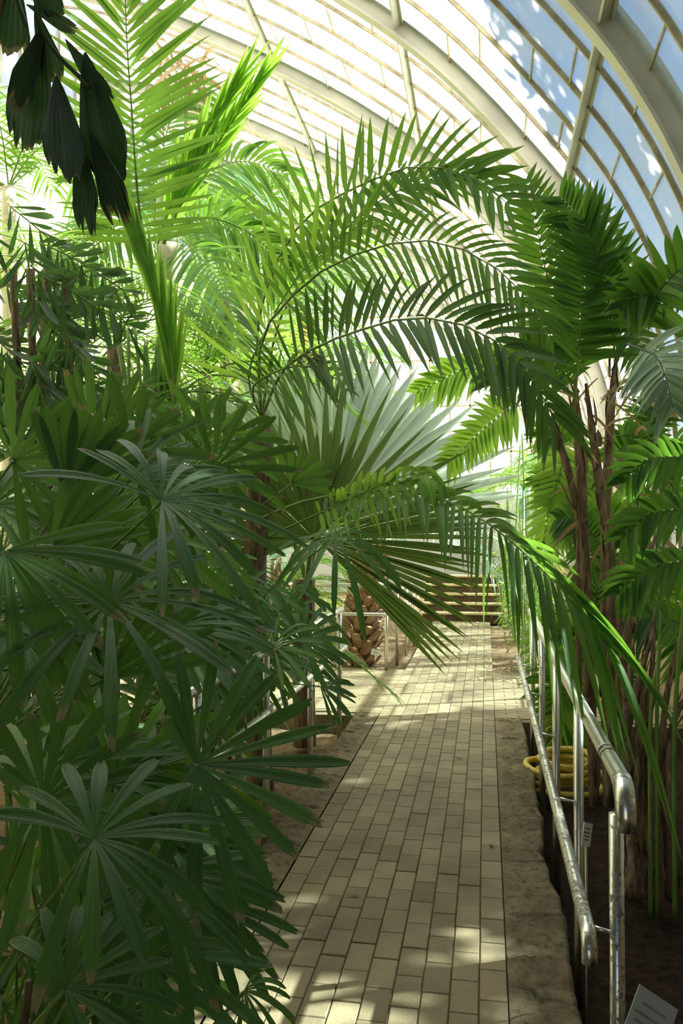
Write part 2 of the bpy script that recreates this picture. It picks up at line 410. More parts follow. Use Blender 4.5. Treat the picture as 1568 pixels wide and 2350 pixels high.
# unseen lobby round the camera, added to keep daylight off the foreground
mb = MB(); mb.box(-3.6, -1.7, -3.0, -2.7, -.5, 3.5); mb.box(.3, XR+.3, -3.0, -2.7, -.5, 3.5); mb.box(-1.7, .3, -3.0, -2.7, 2.7, 3.5)  # opening added behind the camera to brighten the near fans
struct(mb.build('wall_back', M['plaster'], smooth=False), 'added unseen lobby wall with an opening that lets daylight in')
wall('ceiling', -3.6, XR+.3, -2.7, 1.7, 3.3, 3.5, M['plaster'], 'added plastered lobby ceiling that shades the foreground')
wall('wall_shade', XR-.02, XR+.3, -2.7, 1.7, ZB, 3.3, M['plaster'], 'added plastered lobby side wall that blocks light')
wall('wall_front', XL-.4, -3.3, 1.5, 1.7, -.5, ZT+.1, M['plaster'], 'front wall of the greenhouse beside the added lobby')
wall('wall_side', -3.6, -3.3, -2.7, 1.7, -.5, 3.3, M['plaster'], 'added plastered side wall of the shading lobby')
mb = MB()
rows = [[Vector((p.x, 1.5, p.z)), Vector((p.x, 1.5, max(3.3, min(p.z, 3.3))))] for p in SECR if p.x > -3.4 and p.z > 3.3]
mb.grid(rows); rows2 = [[a+Vector((0, .2, 0)), b+Vector((0, .2, 0))] for a, b in rows]; mb.grid(rows2)
struct(mb.build('wall_top', M['plaster'], smooth=False), 'added wall above the lobby that keeps the foreground dark')

mb = MB(); mb.box(-80, 80, -80, 120, -.75, -.6)
struct(mb.build('ground_outside', M['outground'], smooth=False), 'open ground outside the greenhouse')
# ---- floor: clay pavers in running bond
PX0, PX1 = -.915, .07
floor = MB(); jb = MB()
jb.box(PX0, PX1, -2.6, 14.6, -.12, -.008)
jb.box(XL+.1, XR-.05, 7.2, 9.4, -.12, -.0085)
ncol = 10; cw = (PX1-PX0)/ncol
for c in range(ncol):
    x0 = PX0+c*cw; off = (0.0 if c % 2 == 0 else .1)+R(-.012, .012); y = -.4+off
    while y < 14.6:
        g = .0035; dz = R(-.0018, .0018)
        floor.box(x0+g/2+R(0, .001), x0+cw-g/2, y+g/2, min(y+.2, 14.62)-g/2-R(0, .0015), -.03, dz, ch=.003, tint=(R(0, 1), R(0, 1)))
        y += .2
def cross(xa, xb):
    r = 0; y = 7.2
    while y < 9.39:
        x = xa+(0 if r % 2 == 0 else -.1)
        while x < xb:
            a, b_ = max(x, xa), min(x+.2, xb)
            if b_-a > .02: floor.box(a+.002, b_-.002, y+.002, y+.098, -.03, R(-.0015, .0015), ch=.003, tint=(R(.3, 1), R(0, 1)))
            x += .2
        y += .1; r += 1
cross(XL+.1, PX0); cross(PX1, XR-.05)
fl = floor.build('floor', M['paver'], smooth=False); struct(fl, 'ochre clay paver path crossed by a second path')
jb.build('joints', M['joint'], fl, smooth=False)
# ---- rough kerbs
def kerb(x0, x1, y0, y1, outer, zbot, lab, nx=18):
    ny = int((y1-y0)/.014); mb = MB(); rows = []
    for j in range(ny+1):
        y = y0+(y1-y0)*j/ny; r = []
        wob = noise.noise(Vector((y*1.3, outer*3, 0)))*.045+noise.noise(Vector((y*6, outer*3, 4)))*.02
        for i in range(nx+4):
            u = min(1, i/nx); x = x0+(x1-x0)*u+wob*u
            h = noise.noise(Vector((x*7, y*5, outer)))*.020+noise.noise(Vector((x*20, y*15, 2)))*.014+abs(noise.noise(Vector((x*42, y*34, 5))))*.012
            z = .002+h*min(1, u*4)
            q = (y*1.7+.12*noise.noise(Vector((x*5, y*2, 8)))) % 1.0   # gaps between the long stones
            if q < .03: z -= .022*min(1, u*4)
            if i > nx: x += outer*.012*(i-nx)*noise.noise(Vector((y*9, i, 0))); z -= (zbot)*(i-nx)/3
            elif i == nx: z -= .02
            r.append(Vector((x, y, z)))
        rows.append(r if outer < 0 else r)
    mb.grid(rows); return struct(mb.build('kerb', M['kerbstone']), lab)
kerb(PX1+.002, .30, .2, 7.2, 1, .36, 'rough limestone kerb on the right of the path')
kerb(PX0-.002, -1.13, .2, 7.2, -1, .28, 'rough limestone kerb on the left of the path')
# ---- planting beds
def bed(x0, x1, y0, y1, z, amp, m, lab, name='bed'):
    nx = max(4, int((x1-x0)/.09)); ny = int((y1-y0)/.12); mb = MB()
    mb.grid([[Vector((x0+(x1-x0)*i/nx, y0+(y1-y0)*j/ny, z+amp*noise.noise(Vector((x0*3+i*.12, j*.15, z*9)))+amp*.5*noise.noise(Vector((i*.5, j*.6, 1))))) for i in range(nx+1)] for j in range(ny+1)])
    return struct(mb.build(name, m), lab)
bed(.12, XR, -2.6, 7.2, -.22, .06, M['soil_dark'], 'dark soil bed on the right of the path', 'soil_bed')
bed(-3.3, -1.0, -2.6, 1.75, -.14, .05, M['soil'], 'soil bed beside the entrance', 'soil_bed')
bed(XL, -1.0, 1.7, 7.2, -.16, .05, M['soil'], 'brown soil bed on the left of the path', 'soil_bed')
bed(XL, -.9, 9.38, YEND, -.05, .04, M['soil'], 'sunny soil bed beyond the crossing', 'soil_bed')
bed(.06, XR, 9.38, YEND, -.05, .04, M['soil'], 'soil bed right of the far path', 'soil_bed')
bed(-.92, .08, 14.6, YEND, -.06, .01, M['soil'], 'soil under the steps', 'soil_bed')
mb = MB(); mb.box(XL+.1, -1.1, 7.1, 7.2, -.3, -.01); mb.box(.28, XR-.05, 7.1, 7.2, -.4, -.01); mb.box(XL+.1, -.92, 9.4, 9.5, -.2, -.005); mb.box(.07, XR-.05, 9.4, 9.5, -.2, -.005)
struct(mb.build('kerb', M['kerbstone'], smooth=False), 'stone edging of the crossing path')
# grey door panel at the far end
mb = MB(); mb.box(-.80, .20, 17.2, 17.3, .6, 2.6)
struct(mb.build('door_1', M['greywall'], smooth=False), 'grey door panel above the steps')

# ================================================================== THINGS: steps, rails, hose, labels
st = thing('staircase', 'pale stone steps with dark risers at the far end of the path', 'stairs', (-.4, 14.6, 0))
for k in range(5):
    mb = MB(); y = 14.62+k*.22
    mb.box(-1.12, .30, y-.03, y+.24, .115+k*.15, .15+k*.15, ch=.006); s_ = mb.build('step', M['step'], st, smooth=False)
    mb = MB(); mb.box(-1.10, .28, y, y+.23, -.04 if k == 0 else k*.15-.01, .11+k*.15); mb.build('riser', M['riser'], s_, smooth=False)
def rail_path(x, ya, yb, z, n=12): return [Vector((x, ya+(yb-ya)*i/(n-1), z)) for i in range(n)]
# right handrail
hr = thing('handrail', 'worn steel double handrail on the right of the path with elbow end', 'handrail', (.33, 2.2, -.26))
xu, xl_ = .345, .252
def bend(x, y, z, r, n=7):   # quarter bend from +Y run down to -Z
    return [Vector((x, y-r*math.sin(a), z-r*(1-math.cos(a)))) for a in [PI/2*i/(n-1) for i in range(n)]]
end = bend(xu, 2.26, .95, .07); mb = MB()
mb.tube([Vector((xu, y, .95)) for y in (6.75, 6, 5, 4, 3, 2.60, 2.262)]+end[1:]+[end[-1]+Vector((0, 0, -.035))], .0235, 20)
up = mb.build('upper_rail', M['steel'], hr)
mb = MB(); mb.tube(end+[end[-1]+Vector((0, 0, -.037))], .0262, 20); o_ = mb.build('elbow', M['steel_worn'], up); o_['label'] = 'dull grey pipe elbow'
mb = MB(); mb.tube([Vector((xu, 2.53, .95)), Vector((xu, 2.475, .95))], .0242, 20, cap=False); bd = mb.build('label_band', M['black'], up)
mb = MB(); mb.tube([Vector((xu, 2.497, .95)), Vector((xu, 2.487, .95))], .0245, 20, cap=False); mb.tube([Vector((xu, 2.54, .95)), Vector((xu, 2.53, .95))], .0245, 20, cap=False)
for k in range(4):
    c = Vector((xu-.010+.006*k, 2.507, .9727-.0006*abs(k-1.5))); mb.obox(c, Vector((.0014, 0, 0)), Vector((0, .008-.002*(k % 2), 0)), Vector((0, 0, .002)))
mb.build('label_print', M['white'], up)
mb = MB(); mb.tube([Vector((xu, 2.492, .95)), Vector((xu, 2.484, .95))], .0246, 20, cap=False); mb.build('label_stripe', M['yellow'], up)
endl = bend(xl_, 2.22, .585, .05); mb = MB()
mb.tube([Vector((xl_, y, .585)) for y in (6.85, 6, 5, 4, 3, 2.6, 2.222)]+endl[1:]+[endl[-1]+Vector((0, 0, -.02))], .0195, 18)
lo = mb.build('lower_rail', M['steel_worn'], hr)
mb = MB(); mb.tube([Vector((xl_, 2.36, .585)), Vector((xl_, 2.35, .585))], .0205, 18); mb.build('joint_ring', M['steel'], lo)
for i, y in enumerate((2.24, 3.28, 4.3, 5.35, 6.45)):
    mb = MB(); xx = xu-.016 if i == 0 else xu
    mb.tube([Vector((xx, y, -.30)), Vector((xx, y, .2)), Vector((xx, y, .868 if i == 0 else .93))], .019, 16)
    ps = mb.build('post', M['steel_worn'] if i == 0 else M['steel'], hr)
    mb = MB(); mb.tube([Vector((xx, y+.0, .56)), Vector((xl_+.01, y, .575))], .006, 8); mb.build('bracket', M['steel'], ps)
mb = MB(); mb.tube([P(1236, 1470, 6.9), P(1243, 1700, 6.9)-Vector((0, 0, .2))], .016, 12); mb.build('post', M['steel'], hr)
# left handrail
hl = thing('handrail', 'steel double handrail on the left of the path behind the palm fans', 'handrail', (-1.13, 5, -.16))
for z, nme in ((.965, 'upper_rail'), (.665, 'lower_rail')):
    mb = MB(); mb.tube(rail_path(-1.13 if z > .9 else -1.10, 3.0, 6.5, z), .021, 16); mb.build(nme, M['steel'], hl)
for y in (3.15, 4.2, 5.3, 6.38):
    mb = MB(); mb.tube([Vector((-1.13, y, -.2)), Vector((-1.13, y, .95))], .019, 14); mb.build('post', M['steel'], hl)
# far handrail round the corner bed
hf = thing('handrail', 'bright steel handrail round the stubbed palm trunk beyond the crossing', 'handrail', (-1.12, 9.4, -.05))
cn = Vector((-1.12, 9.4, 0))
mb = MB(); mb.tube([Vector((-2.9, 9.4, .96)), Vector((-1.15, 9.4, .96)), Vector((-1.12, 9.43, .96)), Vector((-1.1, 9.6, .955))], .023, 12); mb.build('upper_rail', M['steel'], hf)
mb = MB(); mb.tube([Vector((-2.9, 9.38, .63)), Vector((-1.14, 9.38, .63)), Vector((-1.1, 9.42, .63)), Vector((-1.02, 10.4, .62)), Vector((-1.0, 12.4, .55))], .022, 12); mb.build('lower_rail', M['steel'], hf)
for (x, y, h) in ((-2.8, 9.4, .95), (-1.12, 9.4, .95), (-1.07, 10.1, .86), (-1.03, 10.9, .82), (-1.01, 11.8, .8), (-1.0, 12.4, .7)):
    mb = MB(); mb.tube([Vector((x, y, -.08)), Vector((x, y, h))], .021, 12); mb.build('post', M['steel'], hf)
mb = MB(); mb.tube([Vector((-1.07, 9.9, .86)), Vector((-1.0, 12.4, .82))], .02, 12); mb.build('side_rail', M['steel'], hf)
# hose coil
hz = MB(); hpts = []
for k in range(5*28+10):
    a = 2*PI*k/28; t_ = k/28
    r = .205+.028*math.sin(t_*2.3)+.012*math.sin(a*2+t_); hpts.append(Vector((.51+r*math.cos(a)+.02*math.sin(t_*3), 5.78+r*.95*math.sin(a), -.16+.045*t_+.012*math.sin(a*1.5+t_*2))))
hz.tube(hpts, .0205, 12)
hose = hz.build('garden_hose', M['hose']); tag(hose, 'coiled yellow garden hose lying in the right bed beside the handrail', 'hose')
# plant labels
l1 = P(1347, 1915, 2.9)
def rlabel(p, w, h, roll, yawr, tilt, m, lab, stake, pm='black'):
    t_ = thing('plant_label', lab, 'label', (p.x, p.y, p.z-stake))
    Rm = Matrix.Rotation(yawr, 3, 'Z') @ Matrix.Rotation(tilt, 3, 'X') @ Matrix.Rotation(roll, 3, 'Y')
    ax, ay, az = Rm @ Vector((w/2, 0, 0)), Rm @ Vector((0, .002, 0)), Rm @ Vector((0, 0, h/2))
    mb = MB(); mb.obox(p, ax, ay, az); pl = mb.build('plate', m, t_, smooth=False)
    mb = MB()
    for q, l in ((.5, .6), (.15, .8), (-.15, .7), (-.45, .5)): mb.obox(p+az*q-ay*1.15, ax*l, ay*.1, az*.045)
    mb.build('print', M[pm], pl, smooth=False)
    mb = MB(); mb.tube([p+ay*2, Vector((p.x, p.y+.01, p.z-stake))], .004, 6); mb.build('stake', M['steel'], t_)
rlabel(l1, .045, .075, .35, .8, -.1, M['white'], 'small white plant label tilted on its stake behind the near rail post', l1.z+.28)
l2 = P(1490, 2350, 1.75); rlabel(l2, .085, .11, .62, .3, -.5, M['greywall'], 'dark tilted plant label at the bottom right corner', l2.z+.28, 'plaster')
l3 = P(862, 1497, 9.75); rlabel(l3, .10, .07, .2, 0, -.3, M['white'], 'white plant label in front of the stubbed palm trunk', l3.z+.06)
l4 = P(1020, 1388, 14.3); rlabel(l4, .08, .06, 0, 0, -.3, M['white'], 'tiny white plant label before the far steps', l4.z+.02)
t_ = thing('display_panel', 'clear pane on a thin post among the right shrubs', 'panel', tuple(P(1203, 1400, 8.0)))
mb = MB(); c = P(1203, 1150, 8.0); mb.obox(c, Vector((.045, 0, 0)), Vector((0, .004, 0)), Vector((0, 0, .17))); mb.build('pane', M['perspex'], t_, smooth=False)
mb = MB(); mb.tube([c-Vector((.0, -.02, -.1)), Vector((c.x, c.y+.02, 0))], .008, 8); mb.build('post', M['steel'], t_)

# ================================================================== PLANT BUILDERS
CAMP = Vector((0, 0, CAMZ))
def strip(mb, base, d, n, L, w, prof, k=7, droop=0, fold=.25, curl=0, tint=(.5, .5), across=3, jag=False, twist=0, sway=None):
    """one blade: spine from base along d (unit), n = blade normal, gravity droop"""
    rows = []; prev = None
    pts = [base+d*(L*t)+Vector((0, 0, -1))*(droop*L*t*t)+n*(curl*L*t*t)+(sway*(L*t*t) if sway else Vector()) for t in [i/k for i in range(k+1)]]
    # keep length under droop
    for i, p in enumerate(pts):
        t = i/k
        tg = (pts[min(i+1, k)]-pts[max(i-1, 0)])
        if tg.length < 1e-7: tg = d
        tg = tg.normalized(); s_ = tg.cross(n)
        if s_.length < 1e-4: s_ = tg.orthogonal()
        s_.normalize(); nn = s_.cross(tg)
        if twist: s_ = (s_*math.cos(twist*t)+nn*math.sin(twist*t)); nn = s_.cross(tg)
        hw = w*.5*prof(t); r = []
        for j in range(across):
            u = j/(across-1)*2-1
            if across == 3: off = -abs(u)*fold*hw*(-1)
            else: off = (fold*hw*.55)*(abs(((j) % 2)) - .5)+abs(u)*fold*hw*.6
            q = p+s_*(u*hw)+nn*off
            if jag and i == k: q = q+tg*random.uniform(-.05, .03)*L*.7
            r.append(q)
        rows.append(r)
    mb.grid(rows, tint=tint)
def p_lance(t): return max(.04, math.sin(PI*min(1, (t*.88+.12)))**.7*(1-.25*t)) if t < 1 else .03
def p_feather(t): return .35+.65*min(1, t*6) if t < .35 else max(.02, (1-((t-.35)/.65)**2.0))
def p_broad(t): return max(.02, math.sin(PI*min(1, t*.86+.14)**.78)**.85)
def p_rhapis(t): return .12+.88*min(1, t/.62)**.9 if t < .78 else max(.45, 1-((t-.78)/.22)**2*.55)
def frond(parent, pts, L, n, w, m, ang=(75, 30), V=20, droop=.15, N=None, Ls=(1, 1), lprof=None, skip=.1, rr=.008, name='frond', prof=p_feather,
          jit=6, stalk='stalk', k=6, fold=.3, world=False, cluster=0, gapsd=.0, lab=None, wild=0):
    Pn = pts if world else [P(*q) for q in pts]
    dm = 1 if world else depth(Pn[len(Pn)//2])/F
    Lm = L*dm; wm = w*dm
    sp = spline(Pn, 60); sp, tot = resample(sp, 80)
    mb = MB()
    if lprof is None: lprof = lambda u: math.sin(PI*(.12+.80*u))**.6
    for i in range(n):
        u = (i+.5)/n
        s0 = skip+(1-skip)*u; idx = s0*79; a = int(min(idx, 78)); p = sp[a].lerp(sp[a+1], idx-a)
        Tn = (sp[min(a+2, 79)]-sp[max(a-1, 0)]).normalized()
        Nn = N if N is not None else (CAMP-p).normalized()+Vector((0, 0, .25))
        Nn = (Nn-Tn*Nn.dot(Tn)).normalized()
        Sd = Tn.cross(Nn)
        for sgn, ls in ((1, Ls[0]), (-1, Ls[1])):
            if ls <= 0 or random.random() < gapsd: continue
            al = math.radians(ang[0]+(ang[1]-ang[0])*u+R(-jit, jit)); v = math.radians(V+R(-jit, jit)*1.3)
            d = Tn*math.cos(al)+(Sd*sgn*math.cos(v)+Nn*math.sin(v))*math.sin(al)
            if wild: d = (d+Vector((R(-wild, wild), R(-wild, wild), R(-wild, wild)))).normalized()
            nl = Nn*math.cos(v)-Sd*sgn*math.sin(v); nl = (nl-d*nl.dot(d)).normalized()
            ro = math.radians(R(-22, 22)); nl = (nl*math.cos(ro)+d.cross(nl)*math.sin(ro))
            LL = Lm*lprof(u)*ls*R(.9, 1.08)
            strip(mb, p+d*rr*.5, d, nl, LL, wm*R(.85, 1.1)*(.75+.25*lprof(u)), prof, k=k, droop=droop*R(.6, 1.4)*(1+u*.3), fold=fold, tint=(R(0, 1), R(0, 1)), twist=R(-.5, .5))
    fr = mb.build(name, M[m], parent)
    mb = MB(); mb.tube(sp[::6]+[sp[-1]], [rr*(1-.8*i/13.5) for i in range(len(sp[::6])+1)], 6); mb.build('stalk', M[stalk], fr)
    if lab: fr['label'] = lab
    return fr
def fan(parent, c, Rpx, n, a0, a1, wpx, m, tx=0, ty=0, droop=.18, cone=.12, petiole=None, prof=p_rhapis, fused=0, lens=None, jit=3, rr=.0035,
        k=8, jag=True, stalk='stalk', across=5, fold=.35, name='fan_leaf', jlen=.1, world=None, basis=None):
    """c=(px,py,Y); image-plane angles in degrees, counter-clockwise from the right, tilted by tx,ty"""
    cp = world if world is not None else P(*c)
    dm = 1 if world is not None else depth(cp)/F
    if basis: U, Vv = basis
    else:
        Nn = (CAMP-cp).normalized(); U = (Vector((0, 0, 1)).cross(Nn)).normalized(); Vv = Nn.cross(U)
    Nn = U.cross(Vv)
    Rt = Matrix.Rotation(math.radians(tx), 3, U) @ Matrix.Rotation(math.radians(ty), 3, Vv)
    U = Rt @ U; Vv = Rt @ Vv; Nn = Rt @ Nn
    mb = MB(); Rm = Rpx*dm; wm = wpx*dm
    da = (a1-a0)/max(1, n-1)
    for i in range(n):
        th = math.radians(a0+da*i+R(-jit, jit))
        d = (U*math.cos(th)+Vv*math.sin(th)+Nn*(cone+R(-.04, .04))).normalized()
        nl = (Nn-d*Nn.dot(d)).normalized()
        LL = Rm*(lens[i] if lens else 1)*R(1-jlen, 1+jlen*.5)
        if fused:
            hw = abs(math.tan(math.radians(da)/2))*2*LL*1.06
            pr = lambda t, f=fused: max(.02, t) if t < f else max(.01, f*(1-((t-f)/(1-f))**1.8))
            strip(mb, cp, d, nl, LL, hw, pr, k=k+4, droop=droop*R(.8, 1.2), fold=fold, tint=(R(0, 1), R(0, 1)), across=3)
        else:
            strip(mb, cp+d*Rm*.012, d, nl, LL, wm*R(.8, 1.12), prof, k=k, droop=droop*R(.5, 1.5), fold=fold, tint=(R(0, 1), R(0, 1)), across=across, jag=jag, twist=R(-.25, .25))
    fl_ = mb.build(name, M[m], parent)
    if petiole is not None:
        q = petiole if isinstance(petiole, Vector) else P(*petiole)
        mid = cp.lerp(q, .45)+Vector((0, 0, (cp-q).length*.10))-Nn*.02
        mb = MB(); mb.tube(spline([cp-Nn*.002, mid, q], 9), [rr]*5+[rr*1.3]*4, 6); mb.build('stalk', M[stalk], fl_)
    return fl_
def cane(parent, a, b, r=.012, m='cane', bow=0.05, name='cane', lumps=0):
    mid = a.lerp(b, .5)+Vector((R(-bow, bow), R(-bow, bow), 0))
    pts = spline([a, mid, b], 22); mb = MB()
    mb.tube(pts, [r*(1+R(-.12, .16)) for _ in pts], 9)
    o = mb.build(name, M[m], parent)
    if lumps:
        ms = MB()
        for _ in range(lumps):
            i = random.randrange(2, 20); p = pts[i]; T_ = (pts[i+1]-pts[i]).normalized()
            o1 = T_.orthogonal().normalized(); o1.rotate(Matrix.Rotation(R(0, 6.28), 3, T_))
            strip(ms, p+o1*r*.8, (T_*R(.8, 1)+o1*R(.05, .35)).normalized(), o1, R(.06, .16), r*R(1.3, 2.2), p_broad, k=4, fold=.6, tint=(R(0, 1), .5), twist=R(-.6, .6))
        ms.build('sheath', M['sheath'], o)
    return o

# ================================================================== LEFT: LADY PALMS
def clump(label, base, nc, top, spread):
    t = thing('lady_palm', label, 'palm', base)
    b = Vector(base)
    for _ in range(nc):
        a = b+Vector((R(-spread, spread), R(-spread, spread), -.05)); cane(t, a, Vector((a.x+R(-.1, .1), a.y+R(-.1, .1), b.z+top*R(.55, 1))), R(.008, .013), 'cane', .04)
    return t
GZ = -.15
nearp = clump('large dark green lady palm with big open fans at the bottom left', (-1.15, 1.6, GZ), 9, .8, .25)
NB_ = Vector((-1.0, 1.45, .25))
fan(nearp, (452, 1755, 1.42), 335, 17, 128, -122, 34, 'lady', tx=-26, ty=6, droop=.06, lens=[.45, .78, .98, 1, 1, 1, 1.0, .98, 1.0, 1, 1, .98, .98, 1, 1, .95, .8], petiole=NB_)
fan(nearp, (217, 1925, 1.22), 300, 13, 150, -115, 37, 'lady', tx=-38, ty=-4, droop=.34, petiole=NB_+Vector((-.1, -.1, 0)), jlen=.15)
fan(nearp, (100, 1840, 1.35), 290, 14, 140, -125, 38, 'lady', tx=-20, ty=-6, droop=.12, petiole=NB_+Vector((-.1, 0, 0)))
fan(nearp, (365, 2015, 1.4), 280, 12, 20, -160, 31, 'lady', tx=-35, droop=.38, petiole=NB_)
fan(nearp, (560, 2275, 1.6), 125, 9, 60, -100, 16, 'lady_light', tx=-35, droop=.6, petiole=Vector((-.95, 1.7, -.1)))
fan(nearp, (150, 2270, 1.15), 260, 12, 120, -80, 34, 'lady', tx=-30, droop=.25, petiole=NB_+Vector((-.1, -.2, -.1)))
fan(nearp, (330, 2200, 1.5), 300, 12, 60, -120, 30, 'lady', tx=-30, droop=.4, petiole=NB_)
fan(nearp, (455, 2080, 1.75), 215, 10, 60, -80, 28, 'lady', tx=-30, droop=.25, petiole=NB_+Vector((0, .3, 0)))
fan(nearp, (420, 1930, 1.8), 200, 9, 40, -70, 33, 'lady_light', tx=-30, droop=.2, petiole=NB_+Vector((0, .3, 0)))
fan(nearp, (250, 1790, 1.7), 210, 8, 40, -40, 44, 'lady_light', tx=-30, droop=.1, petiole=NB_+Vector((0, .2, 0)))
midp = clump('wide lady palm with drooping grey-green fans in the middle left', (-1.45, 1.95, GZ), 12, 1.8, .3)
MB_ = Vector((-1.45, 1.95, .8))
fan(midp, (252, 1382, 1.62), 335, 17, 165, -170, 31, 'lady', tx=-48, ty=0, droop=.30, petiole=MB_, cone=.2, jlen=.18)
fan(midp, (372, 1150, 1.85), 310, 15, 170, -95, 28, 'lady', tx=-52, ty=14, droop=.33, petiole=MB_, cone=.25, jlen=.2)
fan(midp, (300, 1100, 2.1), 260, 13, 150, -20, 27, 'lady', tx=-46, ty=10, droop=.14, petiole=MB_)
fan(midp, (12, 1265, 1.55), 300, 11, 20, -110, 34, 'lady', tx=-35, droop=.28, petiole=MB_+Vector((-.3, 0, .1)))
fan(midp, (30, 1058, 2.0), 205, 11, 112, -80, 27, 'lady', tx=-12, droop=.08, petiole=MB_+Vector((-.3, 0, 0)))
fan(midp, (120, 1260, 1.9), 240, 9, 80, -25, 44, 'lady_light', tx=-30, droop=.1, petiole=MB_)
fan(midp, (150, 1130, 2.0), 230, 9, 110, 30, 37, 'lady', tx=-20, droop=.05, petiole=MB_)
fan(midp, (30, 1440, 1.7), 240, 12, 30, -150, 33, 'lady', tx=-50, droop=.3, petiole=MB_)
fan(midp, (400, 1440, 2.0), 250, 12, 40, -70, 25, 'lady', tx=-55, droop=.35, petiole=MB_)
fan(midp, (240, 1560, 1.75), 280, 12, 150, 10, 31, 'lady', tx=-10, droop=.05, petiole=MB_)
backp = clump('tall lady palm with narrow upright fans behind the drooping ones', (-1.9, 3.1, GZ), 14, 1.9, .35)
BB_ = Vector((-1.8, 3.0, .8))
fan(backp, (492, 1072, 2.9), 190, 13, 150, -110, 19, 'lady', tx=-10, droop=.08, petiole=BB_, jlen=.2)
fan(backp, (670, 1110, 3.1), 95, 8, 110, -10, 16, 'lady_light', tx=-10, droop=.1, petiole=BB_+Vector((.2, 0, 0)))
fan(backp, (220, 1060, 3.0), 230, 9, 110, 40, 19, 'lady', tx=0, droop=.03, petiole=BB_)
railp = clump('dark fine-leaved lady palm hanging over the left handrail', (-1.5, 4.1, GZ), 12, 1.45, .3)
RB_ = Vector((-1.5, 4.1, .7))
fan(railp, (692, 1470, 4.0), 112, 13, 150, -60, 15, 'lady', tx=-25, droop=.25, petiole=RB_)
fan(railp, (772, 1232, 3.6), 150, 14, 170, -170, 15, 'lady', tx=-55, droop=.75, petiole=RB_)
fan(railp, (735, 1575, 4.2), 90, 9, 30, -70, 9, 'lady', tx=-25, droop=.3, petiole=RB_)
def xright(y): return float(np.interp(y, [900, 1200, 1350, 1500, 1700, 1900, 2100, 2350], [560, 640, 640, 600, 560, 540, 520, 540]))
for i in range(58):
    y = R(1020, 2330); x = R(-60, xright(y)-150)
    par, Yb, bb = (nearp, R(1.55, 2.2), NB_+Vector((0, .3, 0))) if y > 1700 else (midp, R(2.1, 2.9), MB_) if random.random() < .6 else (backp, R(2.9, 3.9), BB_)
    sc = 2.0/Yb
    fan(par, (x, y, Yb), R(190, 290)*sc, random.randint(8, 13), R(100, 190), R(-140, -50), R(22, 34)*sc, random.choice(['lady', 'lady', 'lady', 'lady_light']), tx=R(-65, -15), ty=R(-25, 25), droop=R(.08, .45), petiole=bb+Vector((R(-.2, .2), R(-.2, .2), R(-.2, .4))), jlen=.2, across=3, k=6)
for i in range(46):
    y = R(1330, 1660); x = R(480, 690)-max(0, (y-1380))*.5
    Yb = R(3.6, 4.9); fan(railp, (x, y, Yb), R(90, 150), random.randint(8, 12), R(100, 190), R(-150, -60), R(10, 17), random.choice(['lady', 'lady', 'lady_light']), tx=R(-65, -15), ty=R(-25, 25), droop=R(.2, .8), petiole=RB_+Vector((R(-.3, .3), R(-.3, .3), R(-.3, .3))), jlen=.2, across=3, k=6)
for i in range(26):
    y = R(960, 1380); x = R(230, 520)
    Yb = R(3.2, 4.5); fan(backp, (x, y, Yb), R(110, 190), random.randint(8, 12), R(100, 190), R(-150, -40), R(14, 22), random.choice(['lady', 'lady', 'lady_light']), tx=R(-60, 0), ty=R(-25, 25), droop=R(.1, .5), petiole=BB_+Vector((R(-.4, .4), R(-.4, .4), R(-.3, .3))), jlen=.2, across=3, k=6)

# ================================================================== TOP LEFT: dark fishtail fronds, and the green fishtail palm under them
def wedge(mb, base, end, w, Yd, twist=0, bend_=0):
    a = P(base[0], base[1], Yd); b = P(end[0], end[1], Yd+R(-.08, .08)); d = b-a; L = d.length; d.normalize()
    n = (CAMP-a).normalized(); n = (n-d*n.dot(d)).normalized(); s_ = d.cross(n)
    if twist: s_ = s_*math.cos(twist)+n*math.sin(twist)
    wm = w*depth(a)/F; cols = 15; rows = []
    en = [1-.10*abs(j/(cols-1)*2-1)**2+R(-.07, .05)-(.14 if R(0, 1) < .16 else 0) for j in range(cols)]
    K = 9; tint = (R(0, 1), R(.2, .8)); nn = s_.cross(d)
    for i in range(K+1):
        t = i/K; r = []
        ww = wm*.5*(.05+.95*min(1, t*1.25)**.8)*(1 if t < .85 else 1-(t-.85)*1.6)
        for j in range(cols):
            u = j/(cols-1)*2-1; tt = t*en[j]
            r.append(a+d*(L*tt)+s_*(u*ww)+nn*(.10*ww*(j % 2)+.5*abs(u)*ww*.4+bend_*L*tt*tt))
        rows.append(r)
    mb.grid(rows, tint=tint)
ft = thing('fishtail_palm', 'hanging dark fishtail palm frond with ragged tips at the top left', 'palm', (-2.1, 1.7, GZ))
for (x0, y0, pts, wd) in ((0, 0, [(90, -60), (85, 30), (120, 110), (205, 200)], [
        ((95, 60), (58, 345), 108), ((130, 175), (148, 425), 104), ((195, 120), (262, 420), 118), ((178, 300), (205, 540), 62), ((205, 300), (290, 520), 76), ((150, 90), (255, 240), 50), ((100, 60), (30, 260), 60)]),
        (0, 0, [(20, -80), (40, 0), (60, 60)], [((35, -70), (15, 130), 95), ((60, 10), (180, 75), 34), ((60, -60), (140, 40), 60), ((80, 20), (130, 200), 60)])):
    mb = MB()
    for b_, e_, w_ in wd: wedge(mb, b_, e_, w_, 1.9, R(-.5, .5), R(-.1, .1))
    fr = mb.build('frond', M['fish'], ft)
    mb = MB(); mb.tube(spline([P(x, y, 1.9) for x, y in pts], 12), .006, 6); mb.build('stalk', M['stalk_dark'], fr)
cane(ft, Vector((-2.1, 1.7, GZ)), P(10, -120, 1.9), .035, 'cane', .05, 'trunk')
fg = thing('fishtail_palm', 'green fishtail palm with many small ragged leaflets at the left edge', 'palm', tuple(P(60, 1500, 3.6)))
